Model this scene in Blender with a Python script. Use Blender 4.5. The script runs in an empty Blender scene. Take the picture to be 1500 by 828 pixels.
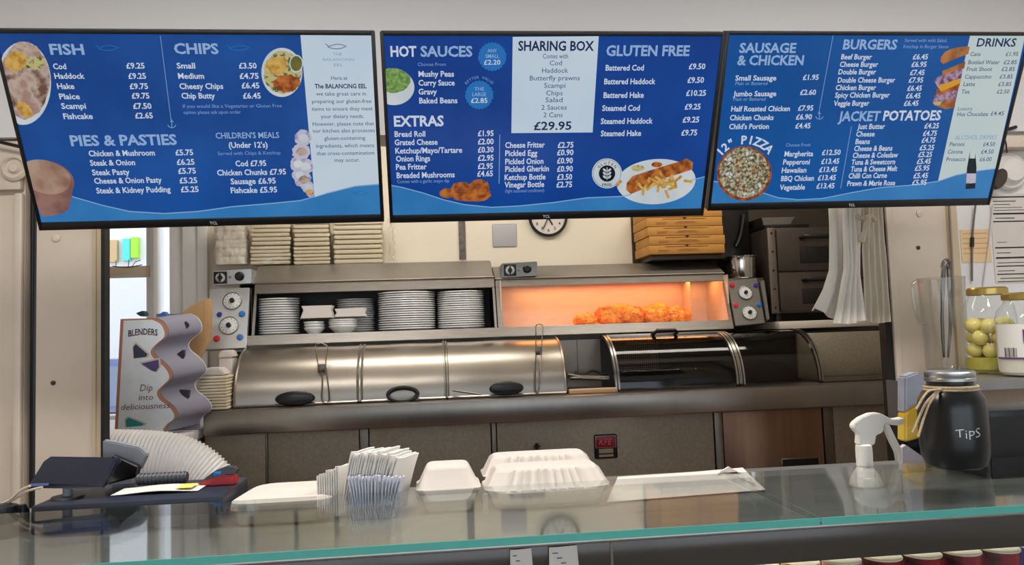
import bpy, bmesh, math, random
from mathutils import Vector, Matrix, noise
R = math.radians
random.seed(7)
scn = bpy.context.scene
COL = scn.collection

# ---------------------------------------------------------------- camera
FPX, CX, CY = 1127.0, 750.0, 414.0
YAW, PITCH, ROLL = 0.1084, 0.0664, -0.0344
CAM = Vector((0.0, 0.0, 1.5))
_f = Vector((math.sin(YAW) * math.cos(PITCH), math.cos(YAW) * math.cos(PITCH), math.sin(PITCH)))
_r0 = Vector((math.cos(YAW), -math.sin(YAW), 0)); _u0 = _r0.cross(_f)
_r = _r0 * math.cos(ROLL) + _u0 * math.sin(ROLL)
_u = _u0 * math.cos(ROLL) - _r0 * math.sin(ROLL)
cd = bpy.data.cameras.new('camera'); cam = bpy.data.objects.new('camera', cd); COL.objects.link(cam)
cd.sensor_fit = 'HORIZONTAL'; cd.sensor_width = 36.0; cd.lens = FPX * 36.0 / 1500.0
cd.clip_start = 0.02; cd.clip_end = 200
cam.matrix_world = Matrix(((_r.x, _u.x, -_f.x, CAM.x), (_r.y, _u.y, -_f.y, CAM.y), (_r.z, _u.z, -_f.z, CAM.z), (0, 0, 0, 1)))
scn.camera = cam

# ---------------------------------------------------------------- light and exposure
vs = scn.view_settings
vs.view_transform = 'Standard'; vs.look = 'None'; vs.gamma = 1.0; vs.use_curve_mapping = False
vs.exposure = 0.0
scn.cycles.use_denoising = True
scn.cycles.max_bounces = 10; scn.cycles.transparent_max_bounces = 16
scn.cycles.sample_clamp_indirect = 6.0
w = bpy.data.worlds.new('sky'); scn.world = w; w.use_nodes = True
wn = w.node_tree.nodes; bg = wn['Background']
tc = wn.new('ShaderNodeTexCoord'); sp = wn.new('ShaderNodeSeparateXYZ'); rp = wn.new('ShaderNodeValToRGB')
w.node_tree.links.new(tc.outputs['Generated'], sp.inputs[0]); w.node_tree.links.new(sp.outputs['Z'], rp.inputs[0])
rp.color_ramp.elements[0].position = 0.0; rp.color_ramp.elements[0].color = (0.86, 0.90, 1.0, 1)
rp.color_ramp.elements[1].position = 0.7; rp.color_ramp.elements[1].color = (0.62, 0.76, 1.0, 1)
w.node_tree.links.new(rp.outputs[0], bg.inputs['Color']); bg.inputs['Strength'].default_value = 2.6


def area(name, loc, size, power, color, target=None, sy=None):
    l = bpy.data.lights.new(name, 'AREA'); l.energy = power; l.color = color; l.size = size
    if sy: l.shape = 'RECTANGLE'; l.size_y = sy
    o = bpy.data.objects.new(name, l); COL.objects.link(o); o.location = loc
    d = (Vector(target) - Vector(loc)) if target else Vector((0, 0, -1))
    o.rotation_euler = d.to_track_quat('-Z', 'Y').to_euler()
    return o


area('kitchen_tube_lamp', (-0.1, 3.55, 2.82), 1.3, 16, (1.0, 0.95, 0.87), sy=0.22)
area('kitchen_tube_lamp', (1.5, 3.55, 2.82), 1.3, 14, (1.0, 0.92, 0.80), sy=0.22)
area('shop_tube_lamp', (-0.6, 1.25, 2.93), 1.3, 40, (1.0, 0.97, 0.93), sy=0.3)
area('shop_tube_lamp', (1.6, 1.25, 2.93), 1.3, 40, (1.0, 0.94, 0.87), sy=0.3)

# ---------------------------------------------------------------- helpers


def ray(px, py):
    return _r * ((px - CX) / FPX) - _u * ((py - CY) / FPX) + _f


def P(px, py, X=None, Y=None, Z=None):
    d = ray(px, py)
    t = (Y - CAM.y) / d.y if Y is not None else (X - CAM.x) / d.x if X is not None else (Z - CAM.z) / d.z
    return CAM + d * t


def PP(px, py, pt, n):
    d = ray(px, py); n = Vector(n)
    return CAM + d * ((Vector(pt) - CAM).dot(n) / d.dot(n))


def lin(c):
    if isinstance(c, str):
        c = tuple(int(c[i:i + 2], 16) for i in (0, 2, 4))
    f = lambda v: (v / 255 / 12.92) if v / 255 <= 0.04045 else ((v / 255 + 0.055) / 1.055) ** 2.4
    return (f(c[0]), f(c[1]), f(c[2]), 1.0)


def mat(name, c, rough=0.5, metal=0.0, noise_amt=0.0, noise_scale=20.0, stretch=None, bump=0.0, bscale=60.0,
        emit=0.0, spec=0.5, c2=None, coat=0.0):
    m = bpy.data.materials.new(name); m.use_nodes = True
    nt = m.node_tree; b = nt.nodes['Principled BSDF']
    b.inputs['Base Color'].default_value = lin(c); b.inputs['Roughness'].default_value = rough
    b.inputs['Metallic'].default_value = metal; b.inputs['Specular IOR Level'].default_value = spec
    b.inputs['Coat Weight'].default_value = coat
    if noise_amt or c2 or bump:
        t = nt.nodes.new('ShaderNodeTexCoord'); mp = nt.nodes.new('ShaderNodeMapping')
        nt.links.new(t.outputs['Object'], mp.inputs[0])
        if stretch: mp.inputs['Scale'].default_value = stretch
    if noise_amt or c2:
        n = nt.nodes.new('ShaderNodeTexNoise'); n.inputs['Scale'].default_value = noise_scale; n.inputs['Detail'].default_value = 5
        nt.links.new(mp.outputs[0], n.inputs['Vector'])
        r = nt.nodes.new('ShaderNodeValToRGB'); nt.links.new(n.outputs['Fac'], r.inputs[0])
        L = lin(c); k = noise_amt
        if c2:
            r.color_ramp.elements[0].position = 0.38; r.color_ramp.elements[1].position = 0.62
            r.color_ramp.elements[0].color = L; r.color_ramp.elements[1].color = lin(c2)
        else:
            r.color_ramp.elements[0].position = 0.3; r.color_ramp.elements[1].position = 0.7
            r.color_ramp.elements[0].color = tuple(max(0, v * (1 - k)) for v in L[:3]) + (1,)
            r.color_ramp.elements[1].color = tuple(min(1, v * (1 + k)) for v in L[:3]) + (1,)
        nt.links.new(r.outputs[0], b.inputs['Base Color'])
        if emit: nt.links.new(r.outputs[0], b.inputs['Emission Color'])
    if bump:
        n2 = nt.nodes.new('ShaderNodeTexNoise'); n2.inputs['Scale'].default_value = bscale; n2.inputs['Detail'].default_value = 4
        nt.links.new(mp.outputs[0], n2.inputs['Vector'])
        bp = nt.nodes.new('ShaderNodeBump'); bp.inputs['Strength'].default_value = bump; bp.inputs['Distance'].default_value = 0.01
        nt.links.new(n2.outputs['Fac'], bp.inputs['Height']); nt.links.new(bp.outputs[0], b.inputs['Normal'])
    if emit:
        if not (noise_amt or c2): b.inputs['Emission Color'].default_value = lin(c)
        b.inputs['Emission Strength'].default_value = emit
    return m


def screenmat(name, c, c2=None, scale=30, emit=0.9, three=None):
    """a lit pixel colour on a glossy display"""
    m = mat(name, c, rough=0.22, c2=c2, noise_scale=scale, emit=emit, spec=0.35)
    b = m.node_tree.nodes['Principled BSDF']
    for l in list(b.inputs['Base Color'].links): m.node_tree.links.remove(l)
    b.inputs['Base Color'].default_value = (0.004, 0.004, 0.005, 1)
    if three:
        for n in m.node_tree.nodes:
            if n.type == 'VALTORGB':
                e = n.color_ramp.elements.new(0.5); e.color = lin(three)
    return m


def glassmat(name, tint=(0.94, 0.97, 0.96), rough=0.0, f0=0.04):
    m = bpy.data.materials.new(name); m.use_nodes = True; nt = m.node_tree
    for n in list(nt.nodes): nt.nodes.remove(n)
    o = nt.nodes.new('ShaderNodeOutputMaterial'); mx = nt.nodes.new('ShaderNodeMixShader')
    tr = nt.nodes.new('ShaderNodeBsdfTransparent'); gl = nt.nodes.new('ShaderNodeBsdfGlossy')
    tr.inputs[0].default_value = (*tint, 1); gl.inputs['Roughness'].default_value = rough
    lw = nt.nodes.new('ShaderNodeLayerWeight'); lw.inputs[0].default_value = 0.5
    pw = nt.nodes.new('ShaderNodeMath'); pw.operation = 'POWER'; pw.inputs[1].default_value = 5
    ma = nt.nodes.new('ShaderNodeMath'); ma.operation = 'MULTIPLY_ADD'; ma.inputs[1].default_value = 1 - f0; ma.inputs[2].default_value = f0
    nt.links.new(lw.outputs['Facing'], pw.inputs[0]); nt.links.new(pw.outputs[0], ma.inputs[0])
    nt.links.new(ma.outputs[0], mx.inputs[0]); nt.links.new(tr.outputs[0], mx.inputs[1]); nt.links.new(gl.outputs[0], mx.inputs[2])
    nt.links.new(mx.outputs[0], o.inputs[0])
    return m


class B:
    """collects shapes and links them as one mesh"""
    def __init__(self, *mats):
        self.bm = bmesh.new(); self.mats = list(mats); self.cur = 0

    def m(self, mt):
        if mt not in self.mats: self.mats.append(mt)
        self.cur = self.mats.index(mt); return self

    def add(self, t, M=None):
        if M is not None: bmesh.ops.transform(t, matrix=M, verts=t.verts)
        for f in t.faces: f.material_index = self.cur
        me = bpy.data.meshes.new('tmp'); t.to_mesh(me); t.free(); self.bm.from_mesh(me); bpy.data.meshes.remove(me)
        return self

    def box(self, x0, x1, y0, y1, z0, z1, bev=0.0, M=None, seg=2):
        t = bmesh.new(); bmesh.ops.create_cube(t, size=1)
        S = Matrix.Translation(((x0 + x1) / 2, (y0 + y1) / 2, (z0 + z1) / 2)) @ Matrix.Diagonal((abs(x1 - x0), abs(y1 - y0), abs(z1 - z0), 1))
        bmesh.ops.transform(t, matrix=S, verts=t.verts)
        if bev: bmesh.ops.bevel(t, geom=list(t.edges), offset=bev, segments=seg, affect='EDGES', profile=0.5)
        return self.add(t, M)

    def lathe(self, prof, c=(0, 0, 0), n=32, M=None, sx=1.0, sy=1.0):
        t = bmesh.new(); rings = []
        for r, z in prof:
            if r < 1e-6: rings.append([t.verts.new((0, 0, z))])
            else: rings.append([t.verts.new((r * sx * math.cos(2 * math.pi * k / n), r * sy * math.sin(2 * math.pi * k / n), z)) for k in range(n)])
        for a, b in zip(rings, rings[1:]):
            for k in range(n):
                k2 = (k + 1) % n
                q = [a[k % len(a)], a[k2 % len(a)], b[k2 % len(b)], b[k % len(b)]]
                u = []
                for v in q:
                    if v not in u: u.append(v)
                if len(u) > 2: t.faces.new(u)
        bmesh.ops.recalc_face_normals(t, faces=t.faces)
        MM = Matrix.Translation(c)
        return self.add(t, (M @ MM) if M is not None else MM)

    def cyl(self, p0, p1, r0, r1=None, n=20, M=None):
        p0, p1 = Vector(p0), Vector(p1); r1 = r0 if r1 is None else r1; L = (p1 - p0).length
        Q = Matrix.Translation(p0) @ (p1 - p0).to_track_quat('Z', 'Y').to_matrix().to_4x4()
        return self.lathe([(0, 0), (r0, 0), (r1, L), (0, L)], n=n, M=(M @ Q) if M is not None else Q)

    def tube(self, pts, r, n=8, smooth=0, closed=False, M=None):
        pts = [Vector(p) for p in pts]
        if smooth:
            out = []; N = len(pts)
            rng = range(N if closed else N - 1)
            for i in rng:
                g = lambda k: pts[k % N] if closed else pts[max(0, min(N - 1, k))]
                p0, p1, p2, p3 = g(i - 1), g(i), g(i + 1), g(i + 2)
                for s in range(smooth):
                    u = s / smooth
                    out.append(0.5 * ((2 * p1) + (p2 - p0) * u + (2 * p0 - 5 * p1 + 4 * p2 - p3) * u * u + (3 * p1 - p0 - 3 * p2 + p3) * u ** 3))
            if not closed: out.append(pts[-1])
            pts = out
        t = bmesh.new(); rings = []; N = len(pts); up = None
        for i, p in enumerate(pts):
            d = (pts[(i + 1) % N] - pts[i - 1]) if closed else (pts[min(i + 1, N - 1)] - pts[max(i - 1, 0)])
            d = d.normalized()
            if up is None: up = d.orthogonal().normalized()
            up = (up - d * up.dot(d)).normalized(); s = d.cross(up)
            rr = r[i] if isinstance(r, (list, tuple)) else r
            rings.append([t.verts.new(p + up * rr * math.cos(2 * math.pi * k / n) + s * rr * math.sin(2 * math.pi * k / n)) for k in range(n)])
        for i in range(N if closed else N - 1):
            a, b = rings[i], rings[(i + 1) % N]
            for k in range(n): t.faces.new((a[k], a[(k + 1) % n], b[(k + 1) % n], b[k]))
        if not closed: t.faces.new(rings[0][::-1]); t.faces.new(rings[-1])
        bmesh.ops.recalc_face_normals(t, faces=t.faces)
        return self.add(t, M)

    def grid(self, fn, nu, nv, thick=0.0, M=None, closed_u=False):
        t = bmesh.new()
        V = [[t.verts.new(fn(i / nu, j / nv)) for j in range(nv + 1)] for i in range(nu if closed_u else nu + 1)]
        K = len(V)
        for i in range(nu):
            for j in range(nv): t.faces.new((V[i][j], V[(i + 1) % K][j], V[(i + 1) % K][j + 1], V[i][j + 1]))
        bmesh.ops.recalc_face_normals(t, faces=t.faces)
        if thick: bmesh.ops.solidify(t, geom=list(t.faces), thickness=thick)
        return self.add(t, M)

    def prism(self, pts, n, M=None, bev=0.0):
        """a closed outline of 3-D points pushed along the vector n"""
        n = Vector(n); t = bmesh.new()
        a = [t.verts.new(Vector(p)) for p in pts]; b = [t.verts.new(Vector(p) + n) for p in pts]; N = len(pts)
        t.faces.new(a); t.faces.new(b[::-1])
        for i in range(N): t.faces.new((a[i], b[i], b[(i + 1) % N], a[(i + 1) % N]))
        bmesh.ops.recalc_face_normals(t, faces=t.faces)
        if bev: bmesh.ops.bevel(t, geom=list(t.edges), offset=bev, segments=2, affect='EDGES')
        return self.add(t, M)

    def face(self, pts, M=None):
        t = bmesh.new(); t.faces.new([t.verts.new(Vector(p)) for p in pts]); bmesh.ops.triangulate(t, faces=t.faces)
        return self.add(t, M)

    def mesh(self, me, M=None):
        t = bmesh.new(); t.from_mesh(me); return self.add(t, M)

    def link(self, name, parent=None, world=True, sharp=35):
        me = bpy.data.meshes.new(name)
        if parent is not None and world:
            bmesh.ops.transform(self.bm, matrix=root_matrix(parent).inverted(), verts=self.bm.verts)
        self.bm.to_mesh(me); self.bm.free()
        for mt in self.mats: me.materials.append(mt)
        me.polygons.foreach_set('use_smooth', [True] * len(me.polygons)); me.set_sharp_from_angle(angle=R(sharp))
        o = bpy.data.objects.new(name, me); COL.objects.link(o)
        if parent is not None: o.parent = parent
        return o


def root_matrix(o):
    M = o.matrix_basis.copy()
    while o.parent is not None:
        o = o.parent; M = o.matrix_basis @ M
    return M


def tag(o, label, cat, group=None, kind=None):
    o['label'] = label; o['category'] = cat
    if group: o['group'] = group
    if kind: o['kind'] = kind
    return o


def thing(name, label, cat, loc=(0, 0, 0), rz=0.0, group=None):
    o = bpy.data.objects.new(name, None); COL.objects.link(o); o.empty_display_size = 0.05
    o.location = loc; o.rotation_euler = (0, 0, rz)
    return tag(o, label, cat, group)


def solo(name, b, label, cat, group=None, origin=None):
    """a thing that is one mesh, built in world coordinates; its origin at its base"""
    vs_ = [v.co for v in b.bm.verts]
    o_ = Vector(origin) if origin is not None else Vector((sum(v.x for v in vs_) / len(vs_), sum(v.y for v in vs_) / len(vs_), min(v.z for v in vs_)))
    bmesh.ops.translate(b.bm, verts=b.bm.verts, vec=-o_)
    o = b.link(name); o.location = o_
    return tag(o, label, cat, group)


def struct(name, b):
    o = b.link(name); o['kind'] = 'structure'; return o


def copy_tree(src, loc=None, rz=None, label=None, parent=None):
    c = src.copy(); COL.objects.link(c)
    if parent is not None: c.parent = parent
    if loc is not None: c.location = loc
    if rz is not None: c.rotation_euler = (0, 0, rz)
    if label: c['label'] = label
    for ch in list(src.children): copy_tree(ch, parent=c)
    return c


def text_mesh(s, height, width=None, bold=0.0, align='LEFT'):
    """lettering as a mesh in the XY plane; baseline at y=0, cap height given"""
    cu = bpy.data.curves.new('t', 'FONT'); cu.body = s; cu.size = 1.0; cu.offset = bold; cu.resolution_u = 2
    cu.align_x = 'LEFT'
    o = bpy.data.objects.new('t', cu); COL.objects.link(o)
    dg = bpy.context.evaluated_depsgraph_get(); me = bpy.data.meshes.new_from_object(o.evaluated_get(dg))
    bpy.data.objects.remove(o); bpy.data.curves.remove(cu)
    xs = [v.co.x for v in me.vertices] or [0, 1]
    x0, x1 = min(xs), max(xs); sy = height / 0.70
    sx = (width / max(1e-6, x1 - x0)) if width else sy
    off = {'LEFT': x0, 'CENTER': (x0 + x1) / 2, 'RIGHT': x1}[align]
    for v in me.vertices: v.co = ((v.co.x - off) * sx, v.co.y * sy, 0)
    return me


# ---------------------------------------------------------------- materials
M_wall = mat('white_paint', (222, 220, 218), rough=0.6, bump=0.05, bscale=40)
M_cream = mat('cream_gloss_paint', (212, 198, 180), rough=0.4, noise_amt=0.04, noise_scale=6, bump=0.04, bscale=25)
M_cream_d = mat('ivory_painted_moulding', (196, 178, 150), rough=0.45)
M_kwall = mat('kitchen_wall_panel', (226, 216, 196), rough=0.35, noise_amt=0.04, noise_scale=3)
M_black = mat('black_plastic', (14, 14, 15), rough=0.35)
M_blackrub = mat('black_weathered_strip', (16, 15, 14), rough=0.6, noise_amt=0.5, noise_scale=60)
M_steel = mat('brushed_stainless', (154, 149, 142), rough=0.30, metal=1.0, noise_amt=0.10, noise_scale=14, stretch=(1, 1, 14), bump=0.015, bscale=40)
M_steel_s = mat('satin_lid_stainless', (158, 150, 139), rough=0.33, metal=1.0, noise_amt=0.10, noise_scale=4, bump=0.02, bscale=6)
M_hood = mat('sheet_steel_hood', (150, 144, 136), rough=0.45, metal=0.8, noise_amt=0.08, noise_scale=5)
M_steel_d = mat('dull_stainless', (120, 112, 102), rough=0.38, metal=1.0, noise_amt=0.15, noise_scale=6, bump=0.03, bscale=20)
M_linen = mat('textured_steel_panel', (158, 148, 130), rough=0.5, metal=0.4, noise_amt=0.12, noise_scale=90, bump=0.15, bscale=180)
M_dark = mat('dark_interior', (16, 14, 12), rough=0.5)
M_chrome = mat('chrome', (210, 208, 204), rough=0.12, metal=1.0)
M_china = mat('white_china', (232, 232, 230), rough=0.18)
M_foam = mat('white_foam', (204, 194, 184), rough=0.7, bump=0.03, bscale=120)
M_paper = mat('white_paper', (212, 204, 196), rough=0.8)
M_card = mat('brown_cardboard', (186, 132, 62), rough=0.75, noise_amt=0.06, noise_scale=12)
M_kraft = mat('kraft_paper_sack', (186, 148, 104), rough=0.8, noise_amt=0.12, noise_scale=7, bump=0.25, bscale=12)
M_fabric = mat('off_white_cotton', (238, 232, 220), rough=0.9, bump=0.1, bscale=200)
M_navy = mat('dark_navy_plastic', (30, 34, 48), rough=0.42)
M_glossnavy = mat('glossy_black_plastic', (22, 26, 38), rough=0.12, coat=0.4)
M_grey = mat('grey_plastic', (128, 130, 136), rough=0.5)
M_batter = mat('golden_batter', (228, 100, 6), rough=0.55, c2=(250, 156, 30), noise_scale=55, bump=0.6, bscale=90)
M_glass = glassmat('clear_glass', (0.97, 0.985, 0.98))
M_gtop = glassmat('counter_glass', (0.95, 0.975, 0.965), rough=0.045)
M_tint = glassmat('smoked_glass', (0.42, 0.39, 0.36), rough=0.06, f0=0.04)
M_pot = glassmat('clear_polycarbonate', (0.93, 0.93, 0.92), rough=0.03, f0=0.05)
M_teal = mat('green_glass_edge', (92, 186, 170), rough=0.25)
M_case = mat('dark_display_case', (66, 60, 52), rough=0.18, spec=0.6)
M_ink = mat('black_ink', (30, 28, 28), rough=0.7)

# ---------------------------------------------------------------- the setting
YP = 2.85                                    # partition between shop and kitchen
YB = 4.30                                    # kitchen back wall
XL, XR = P(160, 500, Y=YP).x, P(1284, 500, Y=YP).x
ZH = 2.24
struct('floor', B(mat('shop_floor_tiles', (120, 112, 104), rough=0.4)).box(-2.6, 3.2, -3.0, 1.42, -0.1, 0))
struct('floor', B(mat('kitchen_floor_tiles', (110, 80, 66), rough=0.4)).box(-2.6, 3.2, 1.42, 4.42, -0.1, 0.18))
struct('ceiling', B(M_wall).box(-2.6, 3.2, -3.0, 4.42, 3.0, 3.1))
struct('wall_left', B(M_cream).box(-2.7, -2.6, -3.0, 4.42, -0.1, 3.1))
struct('wall_right', B(M_wall).box(3.2, 3.3, -3.0, 4.42, -0.1, 3.1))
# street front behind the customer: low wall, posts and an open glazed band
b = B(M_wall).box(-2.6, 3.2, -3.1, -3.0, -0.1, 0.6).box(-2.6, 3.2, -3.1, -3.0, 2.6, 3.1)
for x in (-2.55, -0.7, 1.2, 3.15): b.box(x - 0.05, x + 0.05, -3.1, -3.0, 0.6, 2.6)
struct('wall_street', b)
struct('window_4', B(M_glass).box(-2.6, 3.2, -3.055, -3.05, 0.6, 2.6))

# header over the serving opening and the painted legs beside it
struct('wall_header', B(M_wall).box(-2.6, 3.2, YP - 0.05, YP + 0.12, ZH, 3.0))
xa, xb, xc, xd, xe = (P(v, 480, Y=YP).x for v in (36, 53, 139, 148, 154))
b = B(M_cream).box(-2.6, xa, YP, YP + 0.12, 0, ZH).box(xb, xc, YP, YP + 0.04, 0.18, ZH)
struct('wall_partition_left', b)
b = B(M_cream).box(P(24, 480, Y=YP).x, xa, YP - 0.025, YP, 0, 2.05, bev=0.006).box(P(-60, 480, Y=YP).x, P(-22, 480, Y=YP).x, YP - 0.025, YP, 0, 2.05, bev=0.006)
struct('trim_1', b)
b = B(M_cream).box(P(-14, 300, Y=YP).x, P(36, 300, Y=YP).x, YP - 0.03, YP, 2.06, 2.235, bev=0.005)
c = P(22, 247, Y=YP - 0.03)
b.lathe([(0.045, 0), (0.045, -0.008), (0.036, -0.014), (0.03, -0.004), (0.022, -0.004), (0.014, -0.016), (0, -0.018)], M=Matrix.Translation(c) @ Matrix.Rotation(R(-90), 4, 'X'))
struct('trim_2', b)
b = B(M_cream_d).prism([(xc, YP, 0), (xd, YP, 0), (xd + 0.0, YP + 0.04, 0), (xc, YP + 0.04, 0)], (0, 0, ZH)).box(xc - 0.006, xc + 0.006, YP - 0.008, YP, 0, ZH)
struct('trim_3', b)
struct('trim_4', B(M_blackrub).box(xd + 0.001, xe, YP - 0.004, YP + 0.04, 0.18, ZH))
xs = [P(v, 400, Y=YP).x for v in (1291, 1301, 1309, 1390, 1404)]
struct('trim_5', B(M_blackrub).box(xs[0], xs[1], YP - 0.002, YP + 0.04, 0.18, ZH))
b = B(M_cream).box(xs[1] + 0.001, xs[2] + 0.004, YP - 0.012, YP + 0.04, 0.18, ZH, bev=0.004).box(xs[2] + 0.004, xs[3], YP - 0.004, YP + 0.12, 0.18, ZH)
struct('wall_partition_right', b)
struct('trim_6', B(M_cream_d).box(xs[3], xs[4], YP - 0.02, YP + 0.12, 0, ZH, bev=0.006))
struct('wall_shop_right', B(M_wall).box(xs[4], 3.2, YP, YP + 0.12, 0, ZH))

# black conduit down the left leg
b = B(M_black).tube([(xa + 0.016, YP + 0.03, 0.2), (xa + 0.017, YP + 0.03, 1.3), (xa + 0.012, YP + 0.03, 2.2)], 0.010, n=10)
b.tube([(xb - 0.014, YP + 0.03, 0.2), (xb - 0.016, YP + 0.03, 1.4), (xb - 0.013, YP + 0.03, 2.2)], 0.012, n=10)
b.box(xa, xb, YP + 0.04, YP + 0.10, 0, 2.24)
solo('cable_trunking', b, 'black cables running up a dark gap in the cream panelling at the till end', 'cable')
b = B(M_black).tube([P(-20, 203, Y=YP - 0.07), P(8, 210, Y=YP - 0.065), P(44, 218, Y=YP - 0.06), P(80, 222, Y=YP - 0.06)], 0.006, smooth=4)
solo('cable', b, 'thin black cable sagging below the white header behind the fish menu screen', 'cable')
for px, py, lab in ((82, 349, 'painted over screw head near the top of the cream panel left of the opening'),
                    (78, 561, 'rusty screw hole halfway down the cream panel above the till'),
                    (1347, 313, 'round white screw cap high on the cream post right of the opening'),
                    (1345, 363, 'dark bolt head on the cream post right of the opening')):
    c = P(px, py, Y=YP - 0.005 if px > 700 else YP - 0.001)
    dark = '561' in str(py) or py == 363
    t = B(mat('screw_head', (70, 52, 40) if dark else (214, 200, 182), rough=0.45))
    rr = 0.008 if dark else 0.014
    t.lathe([(rr, 0), (rr, -0.003), (rr * 0.6, -0.006), (rr * 0.25, -0.0065), (0, -0.004)], M=Matrix.Translation(c) @ Matrix.Rotation(R(-90), 4, 'X'), n=16)
    solo('screw_head', t, lab, 'screw')

# kitchen back wall with the window
wx0, wx1 = P(150, 400, Y=YB).x - 0.75, P(292, 400, Y=YB).x
wz0, wz1 = 1.15, 2.55
b = B(M_kwall).box(-2.6, wx0, YB, YB + 0.12, 0, 3.0).box(wx1, 3.2, YB, YB + 0.12, 0, 3.0)
b.box(wx0, wx1, YB, YB + 0.12, 0, wz0).box(wx0, wx1, YB, YB + 0.12, wz1, 3.0)
struct('wall_back', b)
M_frame = mat('white_window_paint', (236, 234, 230), rough=0.4)
M_rail = mat('cream_sash_paint', (206, 186, 164), rough=0.45)


def fx(px): return P(px, 400, Y=YB + 0.02).x


b = B(M_frame)
b.box(fx(213), fx(222), YB + 0.03, YB + 0.07, wz0, wz1, bev=0.004).box(fx(222), fx(227), YB + 0.0, YB + 0.06, wz0, wz1, bev=0.004)
b.box(fx(227), fx(234), YB - 0.015, YB + 0.09, wz0, wz1, bev=0.005)
b.box(fx(249), fx(270), YB + 0.01, YB + 0.08, wz0, wz1, bev=0.004).box(fx(270), wx1, YB - 0.015, YB + 0.05, wz0, wz1, bev=0.005)
b.box(wx1 - 0.004, wx1 + 0.05, YB - 0.03, YB, wz0 - 0.04, wz1, bev=0.006)
b.box(wx0, wx0 + 0.06, YB + 0.0, YB + 0.08, wz0, wz1, bev=0.004)
zr = P(190, 398, Y=YB).z
b.m(M_rail).box(wx0 + 0.06, fx(227), YB + 0.02, YB + 0.07, zr - 0.028, zr + 0.032, bev=0.004)
b.m(M_frame).box(fx(234), fx(249), YB + 0.03, YB + 0.06, wz0, wz0 + 0.09, bev=0.004)
b.box(wx0, wx1 + 0.04, YB - 0.10, YB + 0.12, wz0 - 0.04, wz0, bev=0.006)
struct('window_1', b)
struct('window_2', B(M_glass).box(wx0 + 0.06, fx(213), YB + 0.045, YB + 0.05, wz0, wz1))
struct('window_3', B(M_glass).box(fx(234), fx(249), YB + 0.045, YB + 0.05, wz0, wz1))
b = B(M_ink).tube([P(165, 390, Y=YB - 0.01), P(185, 392, Y=YB - 0.01), P(208, 388, Y=YB - 0.01)], 0.0025, smooth=3)
b.tube([P(170, 392, Y=YB - 0.01), P(170, 381, Y=YB - 0.01)], 0.002).tube([P(188, 391, Y=YB - 0.01), P(189, 380, Y=YB - 0.01)], 0.002)
b.tube([P(194, 390, Y=YB - 0.01), P(198, 384, Y=YB - 0.01), P(206, 381, Y=YB - 0.01)], 0.002)
solo('wire', b, 'bent black wire lying along the cream sash rail of the kitchen window', 'wire')

# the street outside
struct('ground_street', B(mat('grey_asphalt', (132, 134, 140), rough=0.8, noise_amt=0.1)).box(-14, 8, YB + 0.2, 14, -0.2, -0.1))
bl = thing('street_building', 'sunlit shop across the street with pale front and orange brick corner', 'building', (-4, 12, -0.1))
B(mat('pale_render', (228, 222, 212), rough=0.8)).box(-9.0, -3.35, 11.0, 13.5, -0.1, 7.0).link('wall', bl)
B(mat('orange_brick', (214, 116, 66), rough=0.8, noise_amt=0.25, noise_scale=9)).box(-3.35, -1.0, 11.0, 13.5, -0.1, 7.0).link('brick_wall', bl)
B(mat('teal_shop_sign', (90, 214, 206), rough=0.5)).box(P(180, 370, Y=10.95).x, P(191, 370, Y=10.95).x, 10.93, 11.0, P(190, 382, Y=10.95).z, P(190, 350, Y=10.95).z).link('teal_sign', bl)
B(mat('lime_shop_sign', (166, 222, 52), rough=0.5)).box(P(192, 370, Y=10.95).x, P(203, 370, Y=10.95).x, 10.93, 11.0, P(190, 378, Y=10.95).z, P(190, 348, Y=10.95).z).link('green_sign', bl)
B(mat('tan_poster', (206, 170, 120), rough=0.6)).box(P(158, 370, Y=10.95).x, P(172, 370, Y=10.95).x, 10.93, 11.0, P(165, 384, Y=10.95).z, P(165, 352, Y=10.95).z).link('poster', bl)
B(M_frame).box(P(238, 380, Y=10.95).x, P(248, 380, Y=10.95).x, 10.93, 11.0, 1.2, P(240, 362, Y=10.95).z).link('shop_window', bl)
# a parked car beyond the lower pane
cr = thing('car', 'parked blue car seen through the lower kitchen window pane', 'car', (-3.2, 8.2, -0.1))
prof = [(-2.0, 0.25), (-2.0, 0.85), (-1.75, 0.98), (-1.1, 1.02), (-0.6, 1.48), (0.9, 1.5), (1.55, 1.08), (2.05, 0.98), (2.1, 0.3)]
B(mat('blue_car_paint', (86, 104, 150), rough=0.25, coat=0.6)).prism([(-3.2 + x, 7.4, z - 0.1) for x, z in prof], (0, 1.6, 0), bev=0.05).link('body', cr)
B(mat('car_window', (120, 130, 150), rough=0.1)).prism([(-3.2 + x, 7.38, z - 0.1) for x, z in ((-0.95, 1.06), (-0.55, 1.42), (0.85, 1.43), (1.35, 1.08))], (0, 0.02, 0)).link('side_window', cr)
for x in (-1.3, 1.35):
    B(M_black).cyl((-3.2 + x, 7.36, 0.22), (-3.2 + x, 7.6, 0.22), 0.32, n=28).link('wheel', cr)

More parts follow.
